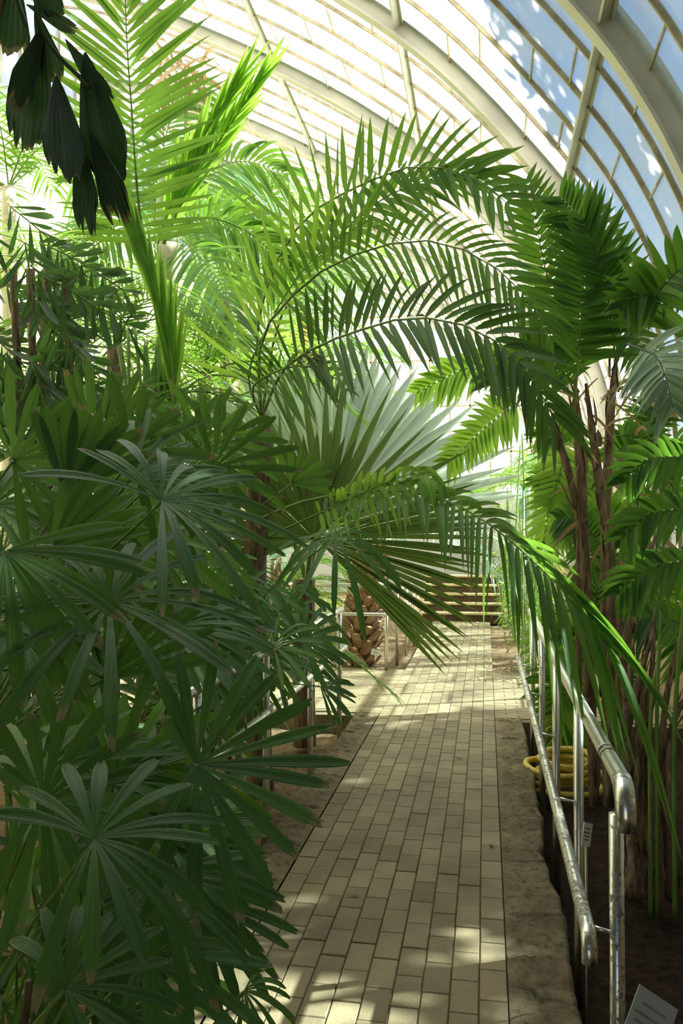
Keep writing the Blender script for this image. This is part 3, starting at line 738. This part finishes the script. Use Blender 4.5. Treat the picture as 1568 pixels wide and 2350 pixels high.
for k in range(22):
    mb = MB(); sx, sy = R(-60, 190), R(470, 850); a = math.radians(R(-150, -20)); ln = R(130, 240); Yd = R(3.0, 4.3); pts = []
    for i in range(9):
        t = i/8; x = sx+math.cos(a)*ln*t; y = sy-math.sin(a)*ln*t*.8+30*t*t; pts.append(P(x, y, Yd))
        for sg in (-1, 1):
            bb = a+sg*math.radians(R(30, 70)); l2 = R(42, 92)
            wedge(mb, (x, y), (x+math.cos(bb)*l2, y-math.sin(bb)*l2+l2*.35), R(10, 21), Yd, R(-.9, .9), R(-.2, .1))
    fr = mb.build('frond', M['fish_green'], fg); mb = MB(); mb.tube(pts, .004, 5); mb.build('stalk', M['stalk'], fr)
for k in range(4): cane(fg, P(50+k*30, 1500, 3.7), P(30+k*40, 620, 3.8), .02, 'cane', .05, 'trunk')

# ================================================================== LEFT CENTRE: tall feather palms
def trunk(parent, a, b, r0, r1, m='pale_trunk', rings=26, name='trunk'):
    mb = MB(); pts = spline([a, a.lerp(b, .5)+Vector((R(-.05, .05), 0, 0)), b], rings*2)
    mb.tube(pts, [(r0+(r1-r0)*i/(rings*2))*(1+.035*(i % 2)) for i in range(rings*2)], 18); return mb.build(name, M[m], parent)
tp = thing('feather_palm', 'tall feather palm with a pale smooth trunk and an upright frond reaching the top edge', 'palm', tuple(P(400, 1600, 7.0).xy)+(GZ,))
tb = P(400, 1400, 7.0); tb.z = GZ
trunk(tp, tb, P(388, 560, 6.6), .13, .10)
trunk(tp, P(388, 560, 6.6), P(378, 400, 6.4), .09, .05, 'shaft', 8, 'crownshaft')
frond(tp, [(345, 640, 5.2), (322, 500, 5.0), (312, 400, 4.9), (303, 260, 4.8), (292, 110, 4.7), (284, -90, 4.6)], 235, 34, 15, 'feather', ang=(82, 38), V=18, droop=.04, skip=.12, rr=.012, lprof=lambda u: .75+.3*math.sin(PI*u), Ls=(1, .95))
frond(tp, [(402, 960, 4.4), (392, 820, 4.4), (358, 670, 4.4), (312, 540, 4.4), (262, 420, 4.4)], 230, 26, 12, 'feather_light', ang=(9, 7), V=10, droop=.0, skip=.05, rr=.014, jit=3, lprof=lambda u: 1-.55*u)
frond(tp, [(360, 560, 6.4), (405, 440, 6.3), (470, 310, 6.2), (545, 190, 6.1)], 180, 20, 12, 'feather_light', ang=(16, 7), V=20, droop=.0, rr=.014, jit=4, lprof=lambda u: .9-.2*u)
frond(tp, [(375, 560, 6.4), (440, 420, 6.3), (520, 300, 6.2), (600, 180, 6.1)], 150, 18, 12, 'feather_light', ang=(18, 8), V=20, droop=.0, rr=.014, jit=4, lprof=lambda u: .9-.2*u)
for q in ([(370, 520, 7), (330, 430, 7.2), (250, 390, 7.4), (170, 420, 7.6)], [(380, 520, 7), (470, 400, 7.3), (560, 370, 7.6), (660, 400, 7.9)], [(380, 520, 7), (370, 380, 7.2), (400, 260, 7.4), (470, 190, 7.6)],
          [(380, 530, 7), (300, 520, 6.5), (210, 570, 6.2), (130, 660, 6)], [(380, 530, 7), (480, 500, 7), (580, 540, 7.2), (660, 620, 7.4)], [(380, 530, 7), (430, 560, 6.6), (500, 640, 6.3), (540, 740, 6.1)]):
    frond(tp, q, 135, 30, 11, 'feather', ang=(75, 35), V=12, droop=.45, rr=.012)
dd = MB()
for k in range(42):
    p = P(R(360, 470), R(130, 190), 7.4); strip(dd, p, Vector((R(-.4, .4), R(-.3, .3), R(-.6, .5))).normalized(), Vector((R(-1, 1), -1, .2)).normalized(), R(.25, .6), R(.02, .05), p_lance, k=6, droop=R(.3, .8), twist=R(-2, 2), tint=(R(0, 1), .5))
o_ = dd.build('dead_frond', M['dry'], tp); o_['label'] = 'curled dry brown frond'

def palm(label, base, top, nf, fl, LL, lw, nl, m, elev=(10, 80), g=.55, trunk_r=.07, tm='cane', az=(0, 360), name='feather_palm', group=None, stems=1, seed=None, ang=(72, 32), droop=.3, cat='palm', ntr=1, prof=p_feather, V=20):
    if seed is not None: random.seed(seed)
    t = thing(name, label, cat, base, group); top = Vector(top)
    for s_ in range(ntr):
        o = Vector((R(-.25, .25), R(-.25, .25), 0)) if s_ else Vector()
        trunk(t, Vector(base)+o, top+o*.6-Vector((0, 0, R(0, .4) if s_ else 0)), trunk_r*1.15, trunk_r*.8, tm, 10, 'trunk' if ntr == 1 else 'stem')
    for i in range(nf):
        a = math.radians(az[0]+(az[1]-az[0])*(i+R(.1, .9))/nf); e = math.radians(R(*elev)); L_ = fl*R(.8, 1.1); st_ = top+(Vector((R(-.2, .2), R(-.2, .2), R(-.4, 0))) if ntr > 1 else Vector())
        h = Vector((math.cos(a), math.sin(a), 0)); pts = []
        for j in range(5):
            t_ = j/4; p = st_+h*(L_*t_*math.cos(e)+.15*L_*t_*t_)+Vector((0, 0, L_*(t_*math.sin(e)-g*t_*t_)))
            p.x = max(min(p.x, XR-.1), XL+.75); pts.append(p)
        frond(t, pts, LL, nl, lw, m if isinstance(m, str) else random.choice(m), ang=ang, V=V, droop=droop, N=Vector((0, 0, 1)), world=True, rr=.009, k=5, prof=prof)
    return t
def G(px, py, Y, z=None):
    p = P(px, py, Y)
    if z is not None: p.z = z
    return p
def pb(px, Y): return tuple(G(px, 1300, Y, -.16))
palm('slim feather palm with bright fronds left of the pale trunk', pb(150, 6.2), P(150, 640, 6.2), 8, 1.4, .40, .020, 22, ['feather', 'feather_light'], seed=11, g=.7)
palm('low feather palm with bright arching fronds below the left wall', pb(250, 5.6), P(265, 800, 5.6), 8, 1.3, .40, .019, 22, ['feather', 'feather_light'], seed=12, g=.75)
palm('bushy feather palm with thin light leaflets right of the pale trunk', pb(520, 8.4), P(520, 690, 8.4), 11, 1.8, .5, .022, 26, ['feather', 'feather_light', 'feather'], seed=13, g=.75)
palm('thin-leaved feather palm behind the upright leaves', pb(470, 6.8), P(470, 860, 6.8), 13, 1.4, .4, .018, 28, ['feather', 'feather_light'], seed=14, g=.8)
palm('tall feather palm against the cream wall at the left edge', pb(10, 7.4), P(20, 430, 7.4), 9, 1.9, .5, .026, 24, ['feather'], seed=15, g=.65, tm='pale_trunk', trunk_r=.08)
palm('broad feather palm under the vault in the left background', pb(560, 11.5), P(560, 560, 11.5), 14, 2.4, .6, .034, 28, ['feather'], seed=16, g=.7, tm='pale_trunk', trunk_r=.1)
palm('feather palm with reflecting fronds in the middle background', pb(700, 12.5), P(700, 700, 12.5), 13, 2.3, .6, .036, 26, ['feather', 'grey'], seed=17, g=.7, tm='cane', trunk_r=.1)
palm('low feather palm filling the gap behind the fan palm', pb(640, 9.5), P(640, 930, 9.5), 14, 1.9, .5, .03, 26, ['feather', 'feather_light'], seed=18, g=.75)
palm('short leafy palm behind the lady palms at the left edge', pb(110, 4.6), P(110, 980, 4.6), 7, 1.0, .32, .022, 18, ['feather', 'feather_dark'], seed=19, g=.8)
palm('slender palm among the bamboo-like stems on the left', pb(330, 4.9), P(330, 1000, 4.9), 7, 1.0, .34, .02, 18, ['feather', 'feather_dark'], seed=20, g=.7)
# thin green stems and sword leaves around (180..400, 780..980)
bs = thing('cane_palm', 'thin bamboo-like green stems leaning behind the lady palms', 'palm', pb(240, 4.8))
for k in range(13):
    x = R(150, 330); cane(bs, P(x+R(0, 60), 1250, 4.8), P(x-R(0, 90), R(740, 800), 4.9), .011, 'stalk', .03, 'stem')
sw = thing('sword_leaf_plant', 'upright plant of broad sword leaves in front of the pale trunk', 'plant', pb(370, 5.0))
for k in range(9):
    mb = MB(); x = 325+k*10; a = P(x, 1120, 5.0+R(-.2, .2)); b = P(x+R(-30, 40), R(760, 860), 5.0)
    d = (b-a); L_ = d.length; strip(mb, a, d.normalized(), Vector((R(-.6, .6), -1, .1)).normalized(), L_, .085, p_lance, k=10, fold=.4, across=5, tint=(R(0, 1), R(0, 1)))
    mb.build('leaf', M['lady'], sw)

# ================================================================== CENTRE: arching fronds
random.seed(31)
ap = thing('arching_palm', 'feather palm in the centre with long fronds arching over the path', 'palm', tuple(G(600, 1300, 5.4, GZ)))
trunk(ap, G(600, 1300, 5.4, GZ), P(600, 980, 5.3), .09, .07, 'cane', 10)
ctr = (600, 960, 5.3)
upL = dict(V=12, jit=5, rr=.011)
frond(ap, [ctr, (590, 760, 5.1), (640, 590, 4.9), (720, 485, 4.7), (820, 430, 4.5), (930, 385, 4.4), (1060, 395, 4.3), (1170, 470, 4.2)], 165, 28, 15, 'feather', ang=(84, 30), droop=.08, skip=.42, Ls=(.8, 1.05), lprof=lambda u: 1.0-.30*u, **upL)
frond(ap, [ctr, (640, 740, 5.0), (730, 600, 4.8), (830, 490, 4.6), (930, 430, 4.5), (1030, 400, 4.4), (1110, 398, 4.35)], 150, 22, 12, 'feather', ang=(60, 14), droop=.22, skip=.5, Ls=(.95, .8), lprof=lambda u: 1-.2*u, V=18, jit=6, rr=.01)
frond(ap, [ctr, (570, 860, 5.0), (620, 740, 4.8), (680, 640, 4.6), (750, 565, 4.5), (840, 510, 4.4)], 205, 19, 13, 'feather_light', ang=(70, 25), droop=-.12, skip=.2, Ls=(.35, 1.05), lprof=lambda u: 1-.25*u, V=8, jit=4, rr=.008, stalk='stalk')
frond(ap, [ctr, (600, 780, 4.7), (690, 660, 4.5), (780, 600, 4.4), (880, 563, 4.3), (990, 553, 4.2), (1100, 590, 4.1), (1200, 670, 4.0), (1270, 780, 3.95)], 165, 36, 11.5, 'feather', ang=(78, 22), droop=.22, skip=.35, Ls=(1.0, .78), lprof=lambda u: 1-.25*u, **upL)
frond(ap, [ctr, (650, 850, 4.6), (730, 795, 4.4), (820, 760, 4.2), (920, 732, 4.05), (1020, 735, 3.9), (1130, 775, 3.8), (1215, 860, 3.7), (1275, 960, 3.65)], 175, 42, 16, 'feather_dark', ang=(80, 24), droop=.18, skip=.13, Ls=(.95, 1.0), lprof=lambda u: .85+.2*math.sin(PI*min(1, u*1.6)) if u < .6 else 1-.35*(u-.6)/.4, **upL)
frond(ap, [ctr, (580, 890, 4.8), (640, 850, 4.6), (700, 840, 4.5), (760, 860, 4.4), (800, 900, 4.3)], 80, 14, 10, 'feather', ang=(70, 30), droop=.3, skip=.3, **upL)
fb = MB()
for k in range(70):
    p = P(R(670, 745), R(805, 840), 4.35); strip(fb, p, Vector((R(-1, 1), R(-1, 1), R(-.6, .5))).normalized(), Vector((0, -1, .2)), R(.03, .10), .004, p_lance, k=4, droop=R(-.4, .6), tint=(R(0, 1), .5))
fb.build('fibre_tuft', M['fibre'], ap)
# the bright frond sagging over the right handrail
random.seed(33)
frond(ap, [(600, 1190, 4.3), (700, 1150, 4.1), (830, 1130, 3.9), (960, 1130, 3.7), (1080, 1175, 3.5), (1200, 1265, 3.3), (1310, 1375, 3.15), (1400, 1480, 3.05)], 300, 44, 13.5, 'feather', ang=(64, 16), droop=.42, skip=.22, Ls=(.85, .6), lprof=lambda u: .22+.82*u, V=32, jit=9, rr=.009, k=9)
frond(ap, [(620, 1230, 4.2), (750, 1170, 4.0), (880, 1110, 3.8), (960, 1085, 3.7), (1010, 1110, 3.6)], 95, 18, 14, 'feather_light', ang=(70, 20), droop=.55, skip=.3, V=20, rr=.006)

# silver fan palm and green fan palm
random.seed(41)
sf = thing('fan_palm', 'large fan palm with silvery upright leaf and dark green fans in the centre', 'palm', tuple(G(700, 1300, 6.4, -.05)))
trunk(sf, G(700, 1300, 6.4, -.1), P(700, 1330, 6.4), .09, .08, 'cane', 8)
sb = (705, 1330, 6.3)
a_ = fan(sf, (755, 1190, 7.0), 440, 30, 156, 30, 20, 'silver', tx=-14, fused=.72, droop=.03, cone=.05, petiole=sb, rr=.02, fold=.5, jlen=.08, jit=1); a_['label'] = 'silvery grey fan'
a_ = fan(sf, (800, 1200, 7.6), 420, 26, 120, 10, 20, 'silver', tx=-10, fused=.6, droop=.06, cone=.1, petiole=sb, rr=.02, fold=.5, jlen=.08, jit=1); a_['label'] = 'silvery grey fan'
fan(sf, (745, 1215, 5.6), 390, 13, 116, 14, 20, 'fan', tx=-12, ty=6, fused=.36, droop=.02, cone=.05, petiole=sb, rr=.018, fold=.6, jlen=.1, jit=1.4)
fan(sf, (728, 1238, 5.3), 415, 26, 22, -46, 20, 'fan', tx=8, ty=6, fused=.62, droop=.05, cone=.08, petiole=sb, rr=.018, fold=.6, jlen=.08, jit=1.0)
fan(sf, (722, 1236, 5.35), 260, 20, 195, 60, 20, 'fan', tx=-8, ty=-10, fused=.62, droop=.04, cone=.05, petiole=sb, rr=.018, fold=.6, jlen=.08, jit=1.0)
fan(sf, (650, 1200, 6.2), 300, 12, 150, 85, 20, 'fan', tx=-12, fused=.4, droop=.04, cone=.1, petiole=sb, rr=.018, fold=.5, jit=1.5)

# stubbed trunk beyond the crossing
random.seed(51)
stb = thing('stubbed_palm', 'palm trunk covered with cut leaf-base stubs behind the far rail', 'palm', (-1.47, 10.0, -.06))
tb0 = Vector((-1.50, 10.0, -.08)); tb1 = Vector((-1.38, 10.0, 1.35))
mb = MB(); pts = spline([tb0, tb0.lerp(tb1, .5)+Vector((.03, 0, 0)), tb1], 14); mb.tube(pts, [.13+.03*math.sin(i*.3) for i in range(14)], 16); mb.build('trunk', M['fibre'], stb)
for k in range(86):
    a = k*2.399; t_ = (k+.5)/86; c = tb0.lerp(tb1, t_); o1 = Vector((math.cos(a), math.sin(a), 0)); sd_ = Vector((-o1.y, o1.x, 0))
    mb = MB(); d = (o1*.62+Vector((0, 0, .75))+sd_*R(-.35, .35)).normalized(); L_ = R(.17, .25); rows = []
    nn = d.cross(sd_).normalized(); s2 = nn.cross(d)
    b0 = c+o1*.12
    for i in range(4):
        u = i/3; w = .085*(1-.5*u); th = .022*(1-.3*u); p = b0+d*(L_*u)
        rows.append([p-s2*w, p-nn*th, p+s2*w, p+nn*th, p-s2*w])
    mb.grid(rows); v0 = len(mb.v)-5; mb.f.append((v0, v0+1, v0+2, v0+3)); mb.build('leaf_base', M['boot'], stb, smooth=False)
for k in range(9):
    a = R(0, 6.28); h = Vector((math.cos(a), math.sin(a)-.2, 0)); L_ = R(1.5, 2.1); e = R(.5, 1.3)
    frond(stb, [tb1+h*(L_*t_*math.cos(e)+.3*L_*t_*t_)+Vector((0, 0, L_*(t_*math.sin(e)-.7*t_*t_))) for t_ in (0, .25, .5, .75, 1)], .4, 30, .02, 'grey', ang=(65, 30), V=25, droop=.35, N=Vector((0, 0, 1)), world=True, rr=.012, k=5)

# ================================================================== RIGHT: clustered cane palm
random.seed(61)
RZ = -.26
rp = thing('clustering_palm', 'clump of fibrous brown stems with broad feather fronds on the right', 'palm', (1.0, 4.9, RZ))
def stem(q, r, lumps=14, m='cane'):
    pts = spline([P(*a) for a in q], 34); mb = MB(); mb.tube(pts, [r*(1+R(-.10, .14))*(1 if i_ < 26 else 1-(i_-25)*.085) for i_ in range(len(pts))], 10); o = mb.build('stem', M[m], rp)
    for _ in range(lumps):
        ms = MB(); i = random.randrange(1, 31); p = pts[i]; T_ = (pts[i+1]-pts[i]).normalized(); o1 = T_.orthogonal().normalized(); o1.rotate(Matrix.Rotation(R(0, 6.28), 3, T_))
        strip(ms, p+o1*r*.7, (T_*R(.8, 1)+o1*R(.0, .25)).normalized(), o1, R(.08, .20), r*R(1.0, 1.8), p_broad, k=5, fold=.6, tint=(R(0, 1), .5), twist=R(-.8, .8))
        ms.build('sheath', M['sheath'], o)
stem([(1365, 1850, 4.8), (1352, 1500, 4.8), (1342, 1250, 4.8), (1330, 1020, 4.8), (1318, 850, 4.8)], .028, 9)
stem([(1400, 1850, 4.6), (1405, 1500, 4.6), (1398, 1250, 4.6), (1372, 1080, 4.6), (1345, 880, 4.6)], .028, 9)
stem([(1395, 1850, 4.9), (1388, 1450, 4.9), (1392, 1150, 4.9), (1402, 950, 4.9), (1418, 790, 4.9)], .026, 9)
stem([(1350, 1600, 4.7), (1345, 1280, 4.7), (1312, 1110, 4.7), (1278, 1000, 4.7), (1245, 930, 4.7)], .021, 8)
stem([(1330, 1800, 5.2), (1328, 1400, 5.2), (1330, 1150, 5.2)], .018, 5)
stem([(1430, 1850, 4.5), (1425, 1560, 4.5), (1455, 1400, 4.5), (1505, 1230, 4.5)], .025, 8)
stem([(1415, 1800, 5.0), (1418, 1500, 5.0), (1440, 1300, 5.0), (1478, 1160, 5.0)], .021, 8)
for k in range(9):
    x = R(1420, 1590); stem([(x-R(-20, 30), 2060, R(3.9, 4.4)), (x, 1700, 4.2), (x+R(0, 60), R(1380, 1600), 4.3)], R(.014, .024), 5)
for k in range(3):
    x = R(1370, 1560); stem([(x, 2110, 4.0), (x, 1650, 4.1), (x+R(-20, 30), R(1300, 1500), 4.2)], R(.008, .012), 0, 'stalk')
bd_ = dict(prof=p_broad, V=14, jit=5, fold=.35)
frond(rp, [(1318, 900, 4.7), (1285, 800, 4.6), (1268, 700, 4.5), (1250, 608, 4.45), (1226, 490, 4.4), (1208, 415, 4.4)], 112, 27, 17, 'broad', ang=(90, 40), droop=.03, skip=.10, rr=.006, lprof=lambda u: 1.05-.6*u**3, k=7, **bd_)
frond(rp, [(1318, 960, 4.5), (1329, 801, 4.4), (1335, 725, 4.35), (1342, 608, 4.3), (1343, 535, 4.3), (1314, 485, 4.3), (1285, 452, 4.3)], 128, 34, 17, 'broad', ang=(82, 50), droop=.08, skip=.26, rr=.007, lprof=lambda u: 1.05-.6*u**2, stalk='stalk', **bd_)
frond(rp, [(1420, 900, 4.5), (1405, 755, 4.4), (1390, 652, 4.3), (1364, 567, 4.25), (1338, 505, 4.2)], 128, 22, 18, 'broad', ang=(70, 35), droop=.0, skip=.32, rr=.006, stalk='stalk_dark', Ls=(1.05, .6), lprof=lambda u: 1.0-.3*u**2, **bd_)
frond(rp, [(1405, 850, 4.0), (1455, 755, 3.9), (1496, 693, 3.8), (1540, 637, 3.7), (1590, 600, 3.6), (1640, 580, 3.6)], 150, 11, 30, 'broad', ang=(70, 45), droop=.25, skip=.35, rr=.006, stalk='stalk_dark', lprof=lambda u: 1, prof=p_broad, V=10, jit=7, fold=.35)
a_ = frond(rp, [(1440, 790, 3.5), (1487, 807, 3.4), (1511, 825, 3.3), (1530, 872, 3.2), (1545, 935, 3.2)], 140, 17, 19, 'grey', ang=(75, 35), droop=.25, skip=.2, rr=.006, stalk='stalk_dark', prof=p_broad, V=5, jit=7, fold=.3, lprof=lambda u: 1-.5*u); a_['label'] = 'pale grey-green drooping frond'
frond(rp, [(1330, 900, 4.6), (1300, 860, 4.6), (1240, 820, 4.5), (1180, 830, 4.5), (1130, 880, 4.4)], 110, 20, 18, 'broad', ang=(80, 35), droop=.3, rr=.006, **bd_)
frond(rp, [(1410, 850, 4.6), (1420, 780, 4.6), (1440, 730, 4.5), (1470, 790, 4.4), (1480, 860, 4.4)], 80, 14, 15, 'broad', ang=(70, 35), droop=.2, rr=.005, **bd_)
frond(rp, [(1270, 950, 6.0), (1235, 925, 6.0), (1180, 935, 6.0), (1110, 985, 6.1), (1030, 1062, 6.2)], 78, 16, 17, 'feather_light', ang=(75, 45), droop=.15, skip=.3, rr=.005, prof=p_broad, V=10, jit=5, fold=.3, lprof=lambda u: 1.0-.35*u)
frond(rp, [(1330, 960, 5.6), (1300, 980, 5.8), (1290, 1070, 6.0), (1262, 1160, 6.1), (1248, 1240, 6.2)], 95, 19, 14, 'feather_light', ang=(75, 45), droop=.1, skip=.2, rr=.005, prof=p_broad, V=10, jit=5, fold=.3, lprof=lambda u: 1.0-.4*u)
frond(rp, [(1230, 900, 6.5), (1150, 840, 6.5), (1060, 850, 6.6), (960, 900, 6.7)], 75, 20, 18, 'feather_light', ang=(75, 40), droop=.2, rr=.005, prof=p_broad, V=10, jit=5, fold=.3)
for (x, y, a) in ((1568, 640, 200), (1580, 1050, 185), (1580, 1170, 190), (1560, 1290, 200)):
    aa = math.radians(a); frond(rp, [(x-math.cos(aa)*60, y+math.sin(aa)*20, 3.8), (x, y, 3.8), (x+math.cos(aa)*90, y-math.sin(aa)*60, 3.8), (x+math.cos(aa)*150, y-math.sin(aa)*60+50, 3.8)], 90, 12, 22, 'broad', ang=(70, 35), droop=.3, rr=.005, **bd_)
for k in range(30):
    x, y, Yd = R(1300, 1590), R(960, 1560), R(5.3, 6.8); a = math.radians(R(0, 360)); l = R(90, 170)
    x1, y1 = x+math.cos(a)*l, y-math.sin(a)*l*.8+30
    if x1 < 1230: x1 = 1230+R(0, 60)
    frond(rp, [(x, y, Yd), ((x+x1)/2, (y+y1)/2-25, Yd), (x1, y1, Yd)], R(60, 95), 14, R(10, 17), random.choice(['broad', 'feather', 'feather_light', 'broad']), ang=(75, 40), droop=.25, rr=.004, k=5, prof=p_broad, V=15, jit=7, fold=.3)
for (x, y, Yd) in ((1270, 1620, 6.6), (1290, 1560, 6.4), (1250, 1480, 7.0), (1330, 1500, 6.0), (1300, 1660, 6.2)):
    frond(rp, [(x+60, y-110, Yd), (x+30, y-50, Yd), (x, y, Yd), (x-10, y+55, Yd)], 62, 13, 14, 'broad', ang=(78, 45), droop=.15, rr=.004, k=5, prof=p_broad, V=15, jit=7, fold=.3)
for k in range(40):
    dr = MB(); p = P(R(1320, 1520), R(830, 1300), R(4.5, 5)); strip(dr, p, Vector((R(-1, 1), R(-.3, .3), R(-.9, .2))).normalized(), Vector((R(-1, 1), -1, .2)).normalized(), R(.12, .28), R(.012, .03), p_lance, k=6, droop=R(.2, .8), twist=R(-2, 2), tint=(R(0, 1), .5))
    dr.build('dry_leaf', M['dry'], rp)

# bamboo-like shrubs behind, along the right of the far path
random.seed(71)
def shrub(label, x, y, h, n, w, m, seedn, group=None):
    random.seed(seedn); t = thing('leafy_shrub', label, 'shrub', (x, y, -.06), group)
    for s_ in range(n):
        a = Vector((x+R(-w, w), y+R(-w, w)*1.5, -.08)); b = a+Vector((R(-.25, .25), R(-.3, .3), h*R(.6, 1))); mid = a.lerp(b, .5)+Vector((R(-.08, .08), R(-.1, .1), 0))
        b.x = min(b.x, XR-.1); pts = spline([a, mid, b], 20); mb = MB(); mb.tube(pts, .011, 6); st_ = mb.build('stem', M['stalk'], t); lf = MB()
        for i in range(2, 20):
            for _ in range(6):
                d = Vector((R(-1, 1), R(-1, 1), R(-.5, .5))).normalized()
                strip(lf, pts[i]+d*R(0, .22), d, Vector((R(-.4, .4), R(-.4, .4), 1)).normalized(), R(.10, .19), R(.014, .024), p_lance, k=4, droop=R(.2, .6), tint=(R(0, 1), R(0, 1)))
        lf.build('foliage', M[m], st_)
    return t
shrub('bamboo-like shrub right of the far path behind the bright fronds', .66, 10.9, 2.9, 9, .25, 'feather', 72)
shrub('light green bamboo-like shrub farthest along the right of the path', .65, 12.4, 3.3, 12, .3, 'feather_light', 73)
shrub('leafy shrub at the corner of the crossing beside the right rail end', .62, 9.75, .9, 7, .15, 'feather', 74)
shrub('small leafy shrub beside the foot of the far steps', .55, 14.0, 1.6, 9, .25, 'feather', 75)
palm('feather palm with shining fronds left of the far path', (-2.1, 12.2, -.06), (-1.75, 12.2, 1.9), 14, 1.9, .5, .028, 26, ['grey', 'feather'], seed=81, g=.85)
palm('feather palm arching over the far steps', (-2.0, 14.6, -.06), (-1.7, 14.4, 2.2), 13, 2.1, .5, .03, 26, ['feather', 'grey'], seed=82, g=.8)
palm('young palm with drooping fronds beside the far steps', (1.0, 15.2, -.06), (.9, 15.0, 2.3), 12, 2.0, .5, .03, 26, ['feather', 'feather_light'], seed=83, g=.8)
palm('tall feather palm under the vault in the far background', (-3.6, 15.5, -.06), (-3.4, 15.5, 4.6), 13, 2.6, .6, .04, 26, ['feather'], seed=84, g=.6, tm='pale_trunk', trunk_r=.11)
palm('low green palm behind the left handrail', (-2.3, 6.2, -.16), (-2.2, 6.2, .9), 12, 1.3, .36, .022, 22, ['feather', 'feather_dark'], seed=85, g=.75)
palm('dense low palm behind the lady palm clump', (-2.9, 5.0, -.16), (-2.8, 5.0, 1.3), 13, 1.4, .4, .024, 22, ['feather', 'feather_dark'], seed=86, g=.75)
palm('low palm beside the stubbed trunk', (-2.6, 10.6, -.06), (-2.5, 10.6, .8), 11, 1.3, .4, .024, 22, ['feather'], seed=87, g=.75)
# trees outside, between the sun and the right-hand panes
SUN_GAPS = [(740, 1985, .06), (820, 2010, .05), (1060, 2165, .08), (1130, 2185, .06), (600, 2120, .10), (640, 2270, .12), (740, 2330, .06), (900, 1640, .3), (1050, 1600, .35), (640, 1650, .2), (1400, 1480, .3), (1290, 1330, .3)]  # crown leaves are left out along these sun rays to place sun patches
GP = []
for gx, gy, gr in SUN_GAPS:
    r_ = ray(gx, gy); GP.append((Vector((0, 0, CAMZ))+r_*(-CAMZ/r_.z) if gr < .3 or gx in (900, 1050) else P(gx, gy, {450: 1.5, 640: 5, 1400: 3.1, 1290: 3.3}[gx]), gr))
def tree(label, c, rad, n, seedn):
    random.seed(seedn); t = thing('broad_leaved_tree', label, 'tree', (c[0], c[1], -.6), 'trees outside the glass')
    mb = MB(); mb.tube(spline([Vector((c[0], c[1], -.65)), Vector((c[0]+.2, c[1], c[2]*.5)), Vector((c[0], c[1], c[2]+rad[2]*.4))], 14), [.24-.012*i for i in range(14)], 12); mb.build('trunk', M['cane'], t)
    for k in range(8):
        mb = MB(); a = R(0, 6.28); mb.tube(spline([Vector((c[0], c[1], c[2]-rad[2]*.6)), Vector((c[0]+math.cos(a)*rad[0]*.35, c[1]+math.sin(a)*rad[1]*.35, c[2]-R(-.5, .5))), Vector((c[0]+math.cos(a)*rad[0]*.75, c[1]+math.sin(a)*rad[1]*.75, c[2]+R(-1, 1.5)))], 9), [.09-.008*i for i in range(9)], 7); mb.build('branch', M['cane'], t)
    mb = MB()
    for _ in range(n):
        d = Vector((random.gauss(0, 1), random.gauss(0, 1), random.gauss(0, 1))).normalized(); q = R(.25, 1)**.5
        p = Vector((c[0]+d.x*rad[0]*q, c[1]+d.y*rad[1]*q, c[2]+d.z*rad[2]*q))
        if any((p-g_).cross(SUN_DIR).length < rr_+.10 for g_, rr_ in GP): continue
        dd_ = Vector((R(-1, 1), R(-1, 1), R(-1, .3))).normalized()
        strip(mb, p, dd_, Vector((R(-1, 1), R(-1, 1), R(-1, 1))).normalized(), R(.22, .4), R(.10, .18), p_lance, k=3, tint=(R(0, 1), R(0, 1)), across=3)
    mb.build('crown', M['feather_dark'], t)
tree('leafy tree outside the panes nearest the entrance', (5.9, 1.4, 6.2), (2.0, 2.6, 6.2), 11000, 101)
tree('leafy tree outside the panes beside the near palm clump', (6.2, 5.2, 6.4), (2.2, 2.6, 6.4), 12000, 102)
tree('leafy tree outside the panes before the crossing', (6.2, 8.2, 7.2), (1.8, 2.1, 5.4), 7500, 103)

# ================================================================== litter on the path
random.seed(91)
for x, y, lab in ((-.35, 7.9, 'small dry leaf lying in the middle of the crossing'), (-.62, 7.3, 'dry leaf fallen at the left mouth of the crossing'), (-.2, 5.9, 'tiny dry leaf on the pavers just before the crossing'),
                  (-.45, 10.4, 'dry leaf on the far path beyond the crossing'), (.02, 4.3, 'curled leaf near the right kerb in the shaded path'), (-.55, 3.6, 'small dry leaf among the nearest left pavers')):
    mb = MB(); a = R(0, 6.28); d = Vector((math.cos(a), math.sin(a), 0)); strip(mb, Vector((x, y, .006)), d, Vector((0, 0, 1)), R(.05, .09), R(.012, .02), p_lance, k=5, curl=.15, tint=(R(0, 1), .5))
    o = mb.build('fallen_leaf', M['litter']); tag(o, lab, 'leaf')
